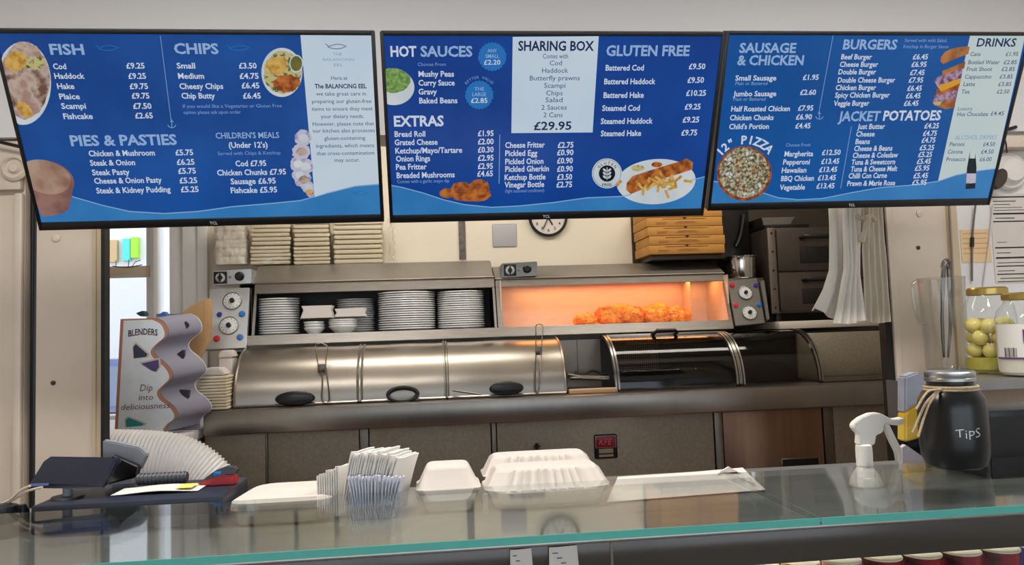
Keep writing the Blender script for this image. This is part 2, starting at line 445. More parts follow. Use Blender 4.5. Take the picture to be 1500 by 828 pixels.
# ---------------------------------------------------------------- menu screens
TW, TH = 0.965, 0.545
TVP = [((-0.609, 2.178, 2.084), 28.1, 1.6, -0.7), ((0.372, 2.172, 2.085), 28.2, 0.0, -0.3), ((1.371, 2.232, 2.117), 25.5, -0.4, -0.1)]
E_ = 0.70
S_blue = [screenmat('screen_blue', a_, c2=c_, scale=3, emit=E_) for a_, c_ in (((16, 72, 150), (26, 88, 172)), ((6, 62, 148), (10, 74, 164)), ((2, 82, 160), (6, 92, 172)))]
S_wave = screenmat('screen_sea_blue', (48, 126, 196), c2=(62, 140, 206), scale=4, emit=E_)
S_line = screenmat('screen_pale_blue_line', (140, 184, 226), emit=E_)
S_head = screenmat('screen_heading_blue', (158, 190, 232), emit=E_)
S_text = screenmat('screen_white_text', (222, 232, 248), emit=E_)
S_thin = screenmat('screen_faint_text', (140, 172, 220), emit=E_)
S_side = screenmat('screen_pale_panel', (206, 224, 242), c2=(216, 232, 244), scale=3, emit=E_)
S_side2 = screenmat('screen_pale_green_panel', (204, 222, 224), c2=(212, 226, 226), scale=3, emit=E_)
S_navy = screenmat('screen_navy_text', (24, 42, 92), emit=E_)
S_gtext = screenmat('screen_grey_text', (74, 96, 134), emit=E_)
S_badge = screenmat('screen_badge_blue', (36, 122, 200), emit=E_)
S_plate = screenmat('screen_plate_white', (206, 218, 226), c2=(226, 232, 234), scale=8, emit=E_)
S_chips = screenmat('screen_chips', (226, 186, 96), c2=(188, 132, 50), scale=60, emit=E_, three=(216, 170, 84))
S_fried = screenmat('screen_fried', (206, 124, 56), c2=(128, 66, 28), scale=45, emit=E_, three=(182, 98, 40))
S_salad = screenmat('screen_salad', (196, 190, 120), c2=(86, 104, 46), scale=70, emit=E_, three=(214, 196, 140))
S_peas = screenmat('screen_peas', (96, 142, 66), c2=(150, 186, 104), scale=110, emit=E_)
S_sauce = screenmat('screen_sauce', (98, 100, 34), c2=(122, 116, 50), scale=30, emit=E_)
S_ham = screenmat('screen_fish_meal', (176, 140, 128), c2=(120, 84, 72), scale=22, emit=E_, three=(204, 184, 168))
S_pie = screenmat('screen_pie', (190, 160, 140), c2=(150, 110, 92), scale=14, emit=E_, three=(176, 142, 122))
S_pie2 = screenmat('screen_pie_crust', (164, 122, 110), c2=(132, 92, 86), scale=14, emit=E_)
S_pizza = screenmat('screen_pizza', (206, 200, 176), c2=(96, 70, 48), scale=120, emit=E_, three=(150, 142, 110))
S_crust = screenmat('screen_pizza_crust', (178, 96, 52), c2=(120, 56, 34), scale=50, emit=E_)
S_bun = screenmat('screen_bun', (196, 130, 70), c2=(150, 88, 44), scale=30, emit=E_)
S_ched = screenmat('screen_cheese', (232, 168, 40), emit=E_)
S_slaw = screenmat('screen_slaw', (108, 62, 110), c2=(190, 160, 180), scale=70, emit=E_)
S_bott = screenmat('screen_bottle', (20, 34, 40), emit=E_)
S_shell = screenmat('screen_shells', (196, 196, 226), c2=(160, 156, 196), scale=40, emit=E_, three=(214, 206, 220))
S_black = screenmat('screen_black', (16, 22, 36), emit=E_)


class Screen:
    def __init__(self, i, label):
        c, t, y, r = TVP[i]; t, y, r = R(t), R(y), R(r)
        x = Vector((1, 0, 0)); dn = Vector((0, math.sin(t), -math.cos(t)))
        x2 = x * math.cos(r) + dn * math.sin(r); d2 = dn * math.cos(r) - x * math.sin(r)
        Rz = Matrix.Rotation(y, 3, 'Z'); ax = Rz @ x2; az = -(Rz @ d2); ay = az.cross(ax)
        self.c = Vector(c); self.ax, self.ay, self.az = ax, ay, az
        self.M = Matrix(((ax.x, ay.x, az.x, c[0]), (ax.y, ay.y, az.y, c[1]), (ax.z, ay.z, az.z, c[2]), (0, 0, 0, 1)))
        o = self.o = bpy.data.objects.new('menu_screen', None); COL.objects.link(o)
        o.matrix_basis = self.M; o.empty_display_size = 0.05
        tag(o, label, 'menu screen', 'menu screens over the counter')
        w, h = TW / 2, TH / 2; bs, bt, bb = 0.010, 0.010, 0.024
        b = B(M_black)
        b.box(-w, w, 0.004, 0.035, -h, h, bev=0.004).box(-w * 0.8, w * 0.8, 0.035, 0.065, -h * 0.8, h * 0.7, bev=0.008)
        b.box(-w, -w + bs, -0.004, 0.006, -h, h, bev=0.0015).box(w - bs, w, -0.004, 0.006, -h, h, bev=0.0015)
        b.box(-w + bs, w - bs, -0.004, 0.006, h - bt, h, bev=0.0015).box(-w + bs, w - bs, -0.004, 0.006, -h, -h + bb, bev=0.0015)
        b.link('bezel', o, world=False)
        for sx in (-0.2, 0.2):       # arms back to the header
            p0 = Vector((sx, 0.066, 0.05)); pw = self.M @ p0; q = self.M.inverted() @ Vector((pw.x, YP - 0.051, pw.z + 0.05))
            B(M_steel_d).cyl(p0, q, 0.014, n=12).link('wall_bracket', o, world=False)
        B(S_blue[i]).box(-w + bs, w - bs, 0.0, 0.004, -h + bb, h - bt).link('display', o, world=False)
        self.u0, self.u1, self.v0, self.v1 = -w + bs, w - bs, -h + bb, h - bt
        self.blocks = {}; self.zones = []

    def uv(self, px, py):
        p = PP(px, py, self.c, self.ay) - self.c
        return p.dot(self.ax), p.dot(self.az)

    def clip(self, p): return (min(max(p[0], self.u0), self.u1), min(max(p[1], self.v0), self.v1))

    def poly(self, name, pts, mt, layer, b=None):
        q = [self.clip(self.uv(*p)) for p in pts]
        bb = b or B()
        bb.m(mt).face([(u, -0.0003 * layer, v) for u, v in q])
        if b is None: return bb.link(name, self.o, world=False)

    def ell(self, cx, cy, rx, ry, mt, layer, b, n=40, wob=0.0, rot=0.0, a0=0, a1=360, seed=0):
        rg = random.Random(seed); pts = []
        for k in range(n):
            a = R(a0 + (a1 - a0) * k / (n if a1 - a0 == 360 else n - 1)); q = 1 + wob * rg.uniform(-1, 1)
            x, y = rx * q * math.cos(a), ry * q * math.sin(a)
            pts.append((cx + x * math.cos(rot) - y * math.sin(rot), cy + x * math.sin(rot) + y * math.cos(rot)))
        self.poly('', pts, mt, layer, b)

    def line(self, pts, wpx, mt, layer, b):
        for p, q in zip(pts, pts[1:]):
            d = Vector((q[0] - p[0], q[1] - p[1])); L = d.length or 1; nx, ny = -d.y / L * wpx / 2, d.x / L * wpx / 2
            self.poly('', [(p[0] + nx, p[1] + ny), (q[0] + nx, q[1] + ny), (q[0] - nx, q[1] - ny), (p[0] - nx, p[1] - ny)], mt, layer, b)

    def text(self, s, x0, x1, yc, hpx, mt, bold=0.0, layer=6, b=None):
        a, c = self.uv(x0, yc), self.uv(x1, yc)
        # lettering runs along the screen's own horizontal
        hh = abs(self.uv((x0 + x1) / 2, yc - hpx / 2)[1] - self.uv((x0 + x1) / 2, yc + hpx / 2)[1])
        mid = (a[1] + c[1]) / 2
        me = text_mesh(s, hh, width=abs(c[0] - a[0]), bold=bold)
        M = Matrix.Translation((a[0], -0.0003 * layer, mid - hh / 2)) @ Matrix.Rotation(R(90), 4, 'X')
        (b or self.zone((x0 + x1) / 2, yc)).m(mt).mesh(me, M); bpy.data.meshes.remove(me)

    def zone(self, x, y):
        nm = next((z[0] for z in self.zones if z[1] <= x <= z[3] and z[2] <= y <= z[4]), 'menu_lettering')
        return self.blocks.setdefault(nm, B())

    def arc_text(self, s, cx, cy, rad, a0, a1, hpx, mt, bold=0.0, layer=6, b=None):
        n = len(s); hh = abs(self.uv(cx, cy)[1] - self.uv(cx, cy + hpx)[1])
        for k, ch in enumerate(s):
            if ch == ' ': continue
            a = a0 + (a1 - a0) * (k + 0.5) / n
            u, v = self.uv(cx + rad * math.cos(R(a)), cy - rad * math.sin(R(a)))
            me = text_mesh(ch, hh, bold=bold, align='CENTER')
            M = Matrix.Translation((u, -0.0003 * layer, v)) @ Matrix.Rotation(R(90), 4, 'X') @ Matrix.Rotation(R(a - 90), 4, 'Z')
            (b or self.zone(cx, cy)).m(mt).mesh(me, M); bpy.data.meshes.remove(me)

    def wave(self, pts, mt=None):
        bb = B(); L = 2
        lowl = (pts[0][0], pts[0][1] + 70); lowr = (pts[-1][0], pts[-1][1] + 70)
        q = [self.uv(*p) for p in pts]
        q = [(self.u0, q[0][1])] + q[1:-1] + [(self.u1, q[-1][1])]
        t = [(u, -0.0003 * L, v) for u, v in q]
        for a, c in zip(t, t[1:]):
            bb.m(S_wave).face([a, c, (c[0], a[1], self.v0), (a[0], a[1], self.v0)])
            bb.m(S_line).face([(a[0], a[1] - 0.0003, a[2]), (c[0], c[1] - 0.0003, c[2]), (c[0], c[1] - 0.0003, c[2] - 0.0032), (a[0], a[1] - 0.0003, a[2] - 0.0032)])
        bb.link('wave_graphic', self.o, world=False)

    def fish_logo(self, cx, cy, s, mt, b):
        pts = [(cx + s * (t / 10 - 1), cy - 0.25 * s * math.sin(math.pi * t / 20)) for t in range(21)]
        self.line(pts, 1.0, mt, 6, b)
        pts = [(cx + s * (t / 10 - 1.15), cy + 0.05 * s + 0.22 * s * math.sin(math.pi * t / 20)) for t in range(21)]
        self.line(pts, 1.0, mt, 6, b)
        self.line([(cx - s, cy), (cx - 1.4 * s, cy - 0.3 * s)], 1.0, mt, 6, b)

    def anchor(self, x, y, s, mt, b):
        self.line([(x, y - s), (x, y + s)], 1.1, mt, 6, b); self.line([(x - s * 0.45, y - s * 0.5), (x + s * 0.45, y - s * 0.5)], 1.0, mt, 6, b)
        self.line([(x + s * math.cos(R(a)), y + 0.1 * s + 0.9 * s * math.sin(R(a))) for a in range(10, 171, 20)], 1.1, mt, 6, b)

    def maker(self, px, py):
        u, v = self.uv(px, py); me = text_mesh('TCL', 0.0085, width=0.022, bold=0.02, align='CENTER')
        b = B(mat('silver_lettering', (190, 190, 190), rough=0.3)).mesh(me, Matrix.Translation((u, -0.0045, -TH / 2 + 0.006)) @ Matrix.Rotation(R(90), 4, 'X'))
        b.link('maker_lettering', self.o, world=False)

    def done(self):
        for nm, b in self.blocks.items(): b.link(nm, self.o, world=False)


def rows(s, data, hpx, mt=None, bold=0.022):
    for t, x0, x1, y in data: s.text(t, x0, x1, y, hpx, mt or S_text, bold)


# ---- fish, chips, pies
s = Screen(0, 'wide menu screen headed FISH and CHIPS, above the till')
s.zones = [('fish_list', 60, 50, 236, 185), ('pies_list', 90, 190, 300, 300), ('chips_list', 245, 50, 425, 175), ('childrens_list', 305, 185, 425, 300), ('allergy_notice', 440, 50, 560, 300)]
s.wave([(50, 280), (105, 287), (150, 300), (190, 309), (240, 312), (290, 309), (340, 302), (400, 297), (440, 293), (480, 282), (520, 272), (560, 269)])
b = B(S_side); s.poly('', [(440, 50), (546, 50), (556, 269), (520, 272), (480, 282), (461, 289)], S_side, 3, b); b.link('pale_sidebar', s.o, world=False)
rows(s, [('FISH', 73, 123, 72), ('CHIPS', 255, 320, 71), ('PIES & PASTIES', 103, 259, 205)], 15, S_head, 0.03)
rows(s, [("CHILDREN'S MEALS", 316, 409, 198)], 8.5, S_head, 0.015)
rows(s, [('Cod', 78, 97, 97), ('£9.25', 185, 212, 96), ('Haddock', 80, 124, 111), ('£9.25', 188, 214, 111), ('Hake', 84, 109, 126), ('£9.75', 190, 217, 126),
         ('Plaice', 87, 117, 141), ('£9.75', 193, 219, 140), ('Scampi', 90, 126, 155), ('£7.50', 195, 222, 155), ('Fishcake', 93, 136, 170), ('£2.65', 198, 224, 169),
         ('Chicken & Mushroom', 130, 227, 224), ('£5.75', 257, 283, 223), ('Steak & Onion', 132, 198, 238), ('£6.25', 259, 285, 237),
         ('Steak Pasty', 135, 190, 252), ('£5.75', 261, 287, 250), ('Cheese & Onion Pasty', 138, 237, 264), ('£5.25', 263, 289, 264),
         ('Steak & Kidney Pudding', 141, 250, 278), ('£5.25', 265, 291, 277), ('Small', 259, 286, 96), ('£3.50', 350, 376, 96),
         ('Medium', 261, 299, 111), ('£4.75', 351, 379, 111), ('Cheesy Chips', 263, 327, 126), ('£6.45', 354, 380, 125), ('Chip Butty', 266, 315, 140), ('£6.45', 356, 382, 140),
         ("(Under 12's)", 335, 392, 212), ('Cod £7.95', 345, 390, 239), ('Chicken Chunks £7.95', 318, 419, 252), ('Sausage £6.95', 338, 404, 265), ('Fishcake £5.95', 338, 406, 278)], 8.2)
rows(s, [('If you would like a Vegetarian or Gluten Free', 268, 413, 155), ('option please ask upon order', 269, 353, 164), ('Served with Chips & Ketchup', 319, 411, 224)], 5.2, S_thin, 0.0)
for t, x0, x1, y in [('Here at', 485, 509, 114), ('we take great care in', 463, 536, 137), ('preparing our gluten-free', 457, 544, 148), ('items to ensure they meet', 457, 546, 159),
                     ('your dietary needs.', 470, 533, 170), ('However, please note that', 458, 548, 181), ('our kitchen also processes', 458, 549, 191), ('gluten-containing', 475, 535, 202),
                     ('ingredients, which means', 463, 548, 213), ('that cross-contamination', 464, 548, 224), ('may occur.', 490, 527, 234)]:
    s.text(t, x0, x1, y, 5.6, S_gtext, 0.004)
s.text('The BALANCING EEL', 461, 537, 126, 6.4, S_navy, 0.025)
for t, x0, x1, y in [('THE', 488, 501, 79), ('BALANCING', 473, 519, 87), ('EEL', 489, 503, 95)]: s.text(t, x0, x1, y, 4, S_thin, 0.0)
b = B(); s.fish_logo(495, 68, 13, S_gtext, b); s.fish_logo(530, 283, 10, S_badge, b); s.fish_logo(160, 70, 14, S_badge, b); s.fish_logo(352, 70, 14, S_badge, b)
s.line([(235, 52), (251, 178)], 0.9, S_thin, 5, b); s.anchor(252, 181, 6, S_thin, b); b.link('line_graphic', s.o, world=False)
b = B(); s.ell(34, 122, 41, 61, S_plate, 3, b); s.ell(36, 118, 37, 56, S_ham, 4, b, wob=0.04)
s.ell(24, 90, 16, 14, S_chips, 5, b, wob=0.15, seed=3); s.ell(52, 92, 14, 10, S_salad, 5, b, wob=0.2, seed=4); s.ell(36, 160, 14, 8, S_chips, 5, b, wob=0.1, rot=0.8, seed=5)
b.link('fish_picture', s.o, world=False)
b = B(); s.poly('', [(40, 262), (70, 280), (108, 272), (105, 290), (101, 306), (94, 312), (78, 316), (62, 317), (52, 300)], S_pie2, 4, b)
s.ell(70, 263, 40, 27, S_pie2, 4, b, rot=0.28); s.ell(66, 259, 39, 24, S_pie, 5, b, rot=0.28); b.link('pie_picture', s.o, world=False)
b = B(); s.ell(413, 106, 30, 36, S_plate, 3, b); s.ell(414, 106, 27, 31, S_salad, 4, b, wob=0.05)
s.ell(420, 122, 19, 13, S_fried, 5, b, wob=0.1, seed=6); s.ell(434, 93, 10, 13, S_plate, 5, b); s.ell(434, 93, 8.5, 11, S_sauce, 6, b); s.ell(406, 96, 15, 13, S_chips, 5, b, wob=0.2, seed=9)
b.link('chips_picture', s.o, world=False)
b = B()
for k, (x, y, r) in enumerate([(444, 202, 12), (441, 222, 13), (436, 240, 11), (447, 244, 12), (444, 263, 12), (451, 274, 9), (438, 256, 10), (455, 283, 6)]):
    s.ell(x, y, r, r, S_shell, 4 + k % 2, b, wob=0.08, seed=k)
    s.ell(x + 1, y, r * 0.6, r * 0.5, S_ham if k % 3 == 1 else S_plate, 6, b, wob=0.1, seed=k + 20)
s.ell(453, 281, 5, 4, S_chips, 7, b); b.link('cod_bites_picture', s.o, world=False)
s.maker(314, 330); s.done()

# ---- sauces, extras, sharing box, gluten free
s = Screen(1, 'wide menu screen headed HOT SAUCES and SHARING BOX, middle one over the range')
s.zones = [('sauces_list', 565, 55, 735, 160), ('extras_list', 565, 165, 730, 275), ('pickles_list', 733, 200, 850, 290), ('sharing_box_list', 745, 55, 878, 196), ('gluten_free_list', 879, 55, 1045, 205)]
s.wave([(560, 271), (590, 274), (620, 282), (650, 292), (680, 299), (720, 303), (760, 301), (810, 296), (860, 289), (910, 287), (960, 277), (1000, 266), (1040, 258)])
b = B(S_side); s.poly('', [(751, 54), (877, 53), (868, 194), (749, 195)], S_side, 3, b); b.link('pale_box', s.o, world=False)
rows(s, [('HOT', 572, 610, 75)], 15, S_text, 0.03)
rows(s, [('SAUCES', 616, 692, 75), ('GLUTEN FREE', 888, 1010, 74)], 15, S_head, 0.03)
rows(s, [('EXTRAS', 577, 650, 177)], 15, S_text, 0.03)
rows(s, [('SHARING BOX', 759, 870, 67)], 14, S_navy, 0.025)
rows(s, [('£29.95', 782, 837, 184)], 12, S_navy, 0.02)
rows(s, [('Mushy Peas', 613, 665, 108), ('Curry Sauce', 613, 666, 121), ('Gravy', 613, 640, 134), ('Baked Beans', 614, 670, 147), ('Bread Roll', 578, 623, 196), ('£1.95', 700, 723, 195),
         ('Grated Cheese', 578, 641, 208), ('£2.00', 700, 723, 207), ('Ketchup/Mayo/Tartare', 579, 677, 220), ('£0.30', 700, 723, 219), ('Onion Rings', 580, 630, 232), ('£2.95', 700, 723, 231),
         ('Pea Fritter', 580, 625, 244), ('£2.95', 700, 722, 243), ('Breaded Mushrooms', 581, 666, 256), ('£4.65', 699, 722, 254), ('Cheese Fritter', 740, 798, 212), ('£2.75', 817, 840, 212),
         ('Pickled Egg', 740, 787, 224), ('£0.90', 816, 840, 223), ('Pickled Onion', 740, 796, 236), ('£0.90', 816, 839, 235), ('Pickled Gherkin', 740, 804, 247), ('£0.90', 816, 839, 247),
         ('Ketchup Bottle', 739, 799, 259), ('£3.50', 816, 838, 259), ('Vinegar Bottle', 739, 797, 270), ('£2.75', 815, 838, 270),
         ('Battered Cod', 887, 943, 99), ('£9.50', 1009, 1033, 97), ('Battered Haddock', 885, 960, 119), ('£9.50', 1007, 1031, 117), ('Battered Hake', 884, 943, 139), ('£10.25', 1005, 1034, 136),
         ('Steamed Cod', 882, 937, 158), ('£9.25', 1003, 1026, 156), ('Steamed Haddock', 880, 956, 177), ('£9.25', 1000, 1024, 175), ('Steamed Hake', 880, 939, 195), ('£9.75', 998, 1021, 194)], 8.2)
rows(s, [('Choose From', 612, 653, 94), ('Comes with a garlic mayo dip', 582, 658, 265), ('(light seasoned condiment)', 740, 797, 279)], 5, S_thin, 0.0)
for t, x0, x1, y in [('Comes with', 795, 832, 82), ('Cod', 805, 823, 92), ('Haddock', 794, 832, 103), ('Butterfly prawns', 776, 849, 114), ('Scampi', 797, 828, 125), ('Chips', 800, 824, 136),
                     ('Salad', 799, 824, 146), ('2 Sauces', 793, 830, 157), ('2 Cans', 796, 824, 168)]: s.text(t, x0, x1, y, 7, S_gtext, 0.004)
b = B(); s.line([(732, 197), (731, 269)], 1.0, S_line, 5, b); b.link('line_graphic', s.o, world=False)
for cx, cy, l3 in ((721, 83, ('ANY', 'SMALL', '£2.20')), (702, 139, ('THE', 'LARGE', '£2.85'))):
    b = B(); pts = []
    for k in range(72): a = R(5 * k); q = 19.5 if k % 3 else 21; pts.append((cx + q * math.cos(a), cy + q * 1.04 * math.sin(a)))
    s.poly('', pts, S_badge, 3, b)
    s.text(l3[0], cx - 7, cx + 7, cy - 9, 5, S_head, 0.01, b=b); s.text(l3[1], cx - 10, cx + 10, cy - 1, 5.4, S_head, 0.01, b=b); s.text(l3[2], cx - 12, cx + 12, cy + 8, 7, S_text, 0.012, b=b)
    b.link('price_badge', s.o, world=False)
s.arc_text('BETTER VALUE', 702, 139, 24, 142, 38, 4, S_thin)
b = B(); s.ell(577, 128, 30, 26, S_plate, 3, b); s.ell(576, 122, 26, 22, S_plate, 4, b); s.ell(575, 118, 26, 18, S_peas, 5, b, wob=0.04); b.link('peas_picture', s.o, world=False)
b = B()
for k, (x, y, rx, ry, q) in enumerate([(655, 283, 11, 7, 0), (700, 284, 19, 11, 0), (676, 279, 16, 13, 1), (702, 274, 15, 11, 1), (690, 289, 26, 6, 0)]):
    s.ell(x, y, rx, ry, S_fried, 4 + k % 3, b, wob=0.06, seed=k)
    if q: s.ell(x - 2, y - 1, rx * 0.45, ry * 0.4, S_crust, 7, b, wob=0.1, seed=k)
b.link('onion_rings_picture', s.o, world=False)
b = B(); s.ell(889, 254, 22, 22, S_plate, 3, b); s.ell(889, 254, 20.5, 20.5, S_black, 4, b); s.ell(889, 254, 20, 20, S_plate, 5, b); s.ell(889, 254, 12, 12, S_black, 6, b)
s.line([(889, 263), (889, 245)], 1.2, S_plate, 7, b)
for y in (249, 254, 259):
    s.ell(885.5, y, 3.2, 1.6, S_plate, 7, b, rot=0.7); s.ell(892.5, y, 3.2, 1.6, S_plate, 7, b, rot=-0.7)
s.arc_text('GLUTEN', 889, 254, 13.5, 150, 30, 4, S_black, 0.01, 7, b); b.link('gluten_free_badge', s.o, world=False)
s.text('FREE', 882, 896, 270.3, 4, S_black, 0.01, 7)
b = B(); s.ell(961, 266, 58, 33, S_plate, 3, b, rot=-0.08); s.ell(961, 263, 52, 28, S_plate, 4, b, rot=-0.08)
s.ell(934, 247, 12, 6, S_plate, 5, b); s.ell(934, 246, 10, 4.5, S_salad, 6, b); s.ell(962, 242, 10, 5, S_plate, 5, b); s.ell(962, 241, 8, 4, S_fried, 6, b)
s.poly('', [(918, 268), (926, 258), (950, 250), (976, 242), (996, 236), (1006, 232), (1015, 238), (1014, 248), (996, 254), (970, 262), (944, 276), (924, 284), (917, 278)], S_fried, 6, b)
rg = random.Random(2)
for k in range(26):
    x, y = 968 + rg.gauss(0, 17), 270 + rg.gauss(0, 7); a = rg.uniform(0, 3.1); L = rg.uniform(6, 10)
    s.line([(x - L * math.cos(a), y - L * 0.7 * math.sin(a)), (x + L * math.cos(a), y + L * 0.7 * math.sin(a))], 4, S_chips, 7 + k % 5, b)
b.link('fish_and_chips_picture', s.o, world=False)
s.maker(800, 320); s.done()

# ---- sausage, burgers, pizza, potatoes, drinks
s = Screen(2, 'wide menu screen headed BURGERS with a pale DRINKS column, nearest the tips jar')
s.zones = [('sausage_list', 1060, 55, 1205, 195), ('pizza_list', 1050, 200, 1235, 285), ('burgers_list', 1215, 55, 1395, 158), ('potatoes_list', 1225, 160, 1385, 275), ('drinks_list', 1385, 55, 1500, 240)]
s.wave([(1036, 265), (1060, 267), (1085, 272), (1115, 281), (1140, 289), (1170, 292), (1205, 290), (1250, 281), (1290, 274), (1330, 271), (1374, 265), (1400, 256), (1430, 250), (1470, 246)])
b = B(S_side2); s.poly('', [(1421, 51), (1502, 50), (1460, 247), (1430, 250), (1400, 256), (1374, 265)], S_side2, 3, b); b.link('pale_sidebar', s.o, world=False)
rows(s, [('SAUSAGE', 1083, 1166, 70), ('& CHICKEN', 1080, 1177, 88), ('BURGERS', 1235, 1314, 65), ('JACKET', 1228, 1289, 170)], 14, S_head, 0.03)
rows(s, [('POTATOES', 1294, 1378, 169)], 14, S_text, 0.03)
rows(s, [('DRINKS', 1431, 1488, 62)], 12, S_navy, 0.02)
rows(s, [('Small Sausage', 1077, 1137, 114), ('£1.95', 1176, 1199, 113), ('Jumbo Sausage', 1074, 1137, 137), ('£2.60', 1172, 1195, 135), ('Half Roasted Chicken', 1071, 1157, 159), ('£7.95', 1169, 1191, 158),
         ('Chicken Chunks', 1069, 1133, 172), ('£6.90', 1166, 1189, 171), ("Child's Portion", 1068, 1126, 185), ('£4.45', 1165, 1187, 184),
         ('Margherita', 1149, 1191, 225), ('£12.50', 1204, 1231, 223), ('Pepperoni', 1147, 1186, 237), ('£13.45', 1203, 1229, 236), ('Hawaiian', 1145, 1181, 249), ('£13.45', 1200, 1226, 248),
         ('BBQ Chicken', 1144, 1192, 261), ('£13.45', 1198, 1224, 260), ('Vegetable', 1142, 1179, 274), ('£13.45', 1196, 1222, 272),
         ('Beef Burger', 1232, 1277, 83), ('£6.45', 1337, 1359, 83), ('Cheese Burger', 1230, 1286, 94), ('£6.95', 1335, 1357, 94), ('Double Burger', 1228, 1283, 105), ('£7.45', 1333, 1354, 106),
         ('Double Cheese Burger', 1227, 1311, 117), ('£7.95', 1331, 1352, 117), ('Chicken Burger', 1224, 1283, 128), ('£6.45', 1329, 1350, 129), ('Spicy Chicken Burger', 1223, 1303, 139), ('£6.45', 1327, 1348, 140),
         ('Veggie Burger', 1221, 1273, 151), ('£6.45', 1324, 1345, 151),
         ('Just Butter', 1256, 1296, 185), ('£4.25', 1354, 1375, 184), ('Cheese', 1254, 1281, 196), ('£4.75', 1352, 1372, 195), ('Beans', 1253, 1274, 207), ('£4.75', 1350, 1370, 205), ('Cheese & Beans', 1251, 1307, 217), ('£5.25', 1347, 1368, 216),
         ('Cheese & Coleslaw', 1249, 1315, 227), ('£5.25', 1345, 1365, 226), ('Tuna & Sweetcorn', 1247, 1311, 237), ('£5.45', 1343, 1363, 236), ('Tuna & Cheese Melt', 1246, 1314, 247), ('£5.95', 1340, 1361, 246),
         ('Chilli Con Carne', 1243, 1299, 257), ('£5.45', 1338, 1359, 257), ('Prawn & Marie Rose', 1241, 1311, 268), ('£5.95', 1336, 1357, 267)], 7.6)
rows(s, [('Plain or Battered', 1077, 1124, 122), ('Plain or Battered', 1074, 1121, 145), ('Choose From', 1151, 1187, 212), ('Served with with Salad,', 1325, 1387, 59), ('Ketchup in Burger Sauce', 1323, 1389, 68)], 5, S_thin, 0.004)
for t, x0, x1, y in [('Cans', 1421, 1436, 79), ('£1.95', 1473, 1491, 79), ('Bottled Water', 1418, 1464, 91), ('£2.85', 1470, 1489, 91), ('Fruit Shoot', 1416, 1453, 101), ('£2.85', 1467, 1486, 101),
                     ('Cappuccino', 1413, 1452, 112), ('£3.85', 1464, 1483, 112), ('Latte', 1411, 1428, 123), ('£3.85', 1462, 1481, 123), ('Tea', 1408, 1420, 134), ('£2.50', 1460, 1478, 134),
                     ('Hot Chocolate', 1402, 1447, 167), ('£4.45', 1451, 1470, 166), ('Peroni', 1391, 1412, 211), ('£4.50', 1440, 1457, 211), ('Corona', 1388, 1410, 222), ('£4.50', 1437, 1455, 222), ('Prosecco', 1386, 1414, 233), ('£6.00', 1435, 1452, 233)]:
    s.text(t, x0, x1, y, 6, S_gtext, 0.01)
s.text('Luxury', 1403, 1424, 159, 5, S_gtext, 0.0); s.text('ALCOHOL DRINKS', 1399, 1459, 201, 6.5, S_thin, 0.0)
s.arc_text('12" PIZZA', 1092, 254, 43.5, 146, 41, 11.5, S_text, 0.03)
b = B(); s.line([(1220, 52), (1199, 166)], 0.9, S_thin, 5, b); s.anchor(1200, 169, 5.5, S_thin, b); s.line([(1247, 185), (1231, 276)], 0.9, S_thin, 5, b); b.link('line_graphic', s.o, world=False)
b = B(); s.ell(1090, 254, 40, 40, S_crust, 4, b, wob=0.01); s.ell(1090, 253, 36.5, 36.5, S_pizza, 5, b, wob=0.03)
rg = random.Random(5)
for k in range(26):
    a, q = rg.uniform(0, 6.28), 34 * rg.random() ** 0.5
    s.ell(1090 + q * math.cos(a), 253 + q * math.sin(a), rg.uniform(1.5, 4), rg.uniform(1.2, 2.4), rg.choice([S_plate, S_fried, S_plate, S_salad]), 6, b, n=12, wob=0.2, seed=k, rot=rg.uniform(0, 3))
b.link('pizza_picture', s.o, world=False)
b = B()
s.poly('', [(1377, 90), (1378, 83), (1384, 76), (1392, 72), (1402, 69.5), (1413, 68), (1420, 68.5), (1418, 79), (1404, 84), (1390, 90), (1381, 94)], S_bun, 5, b)
s.poly('', [(1380, 104), (1414, 90), (1412, 100), (1380, 114)], S_bun, 5, b)
s.poly('', [(1368, 118), (1374, 112), (1410, 100), (1408, 114), (1372, 126)], S_slaw, 5, b)
s.poly('', [(1372, 126), (1408, 114), (1406, 122), (1378, 134)], S_ched, 6, b)
s.poly('', [(1372, 130), (1378, 134), (1406, 122), (1403, 132), (1370, 140)], S_fried, 5, b)
s.poly('', [(1368, 140), (1403, 131), (1400, 144), (1368, 150)], S_slaw, 5, b)
s.poly('', [(1366, 146), (1400, 143), (1398, 158), (1384, 160), (1368, 154)], S_bun, 4, b)
s.poly('', [(1365, 150), (1380, 148), (1376, 154), (1367, 153)], S_salad, 6, b)
b.link('burger_picture', s.o, world=False)
b = B(); s.poly('', [(1421, 219), (1428, 220), (1427, 238), (1430, 246), (1428, 276), (1414, 277), (1416, 246), (1420, 238)], S_bott, 5, b)
s.poly('', [(1420.6, 219), (1428.4, 220), (1427.6, 232), (1420, 232)], S_plate, 6, b); s.poly('', [(1415.5, 254), (1429.5, 254), (1428.5, 268), (1414.6, 269)], S_shell, 6, b)
b.link('bottle_picture', s.o, world=False)
s.maker(1246, 304); s.done()

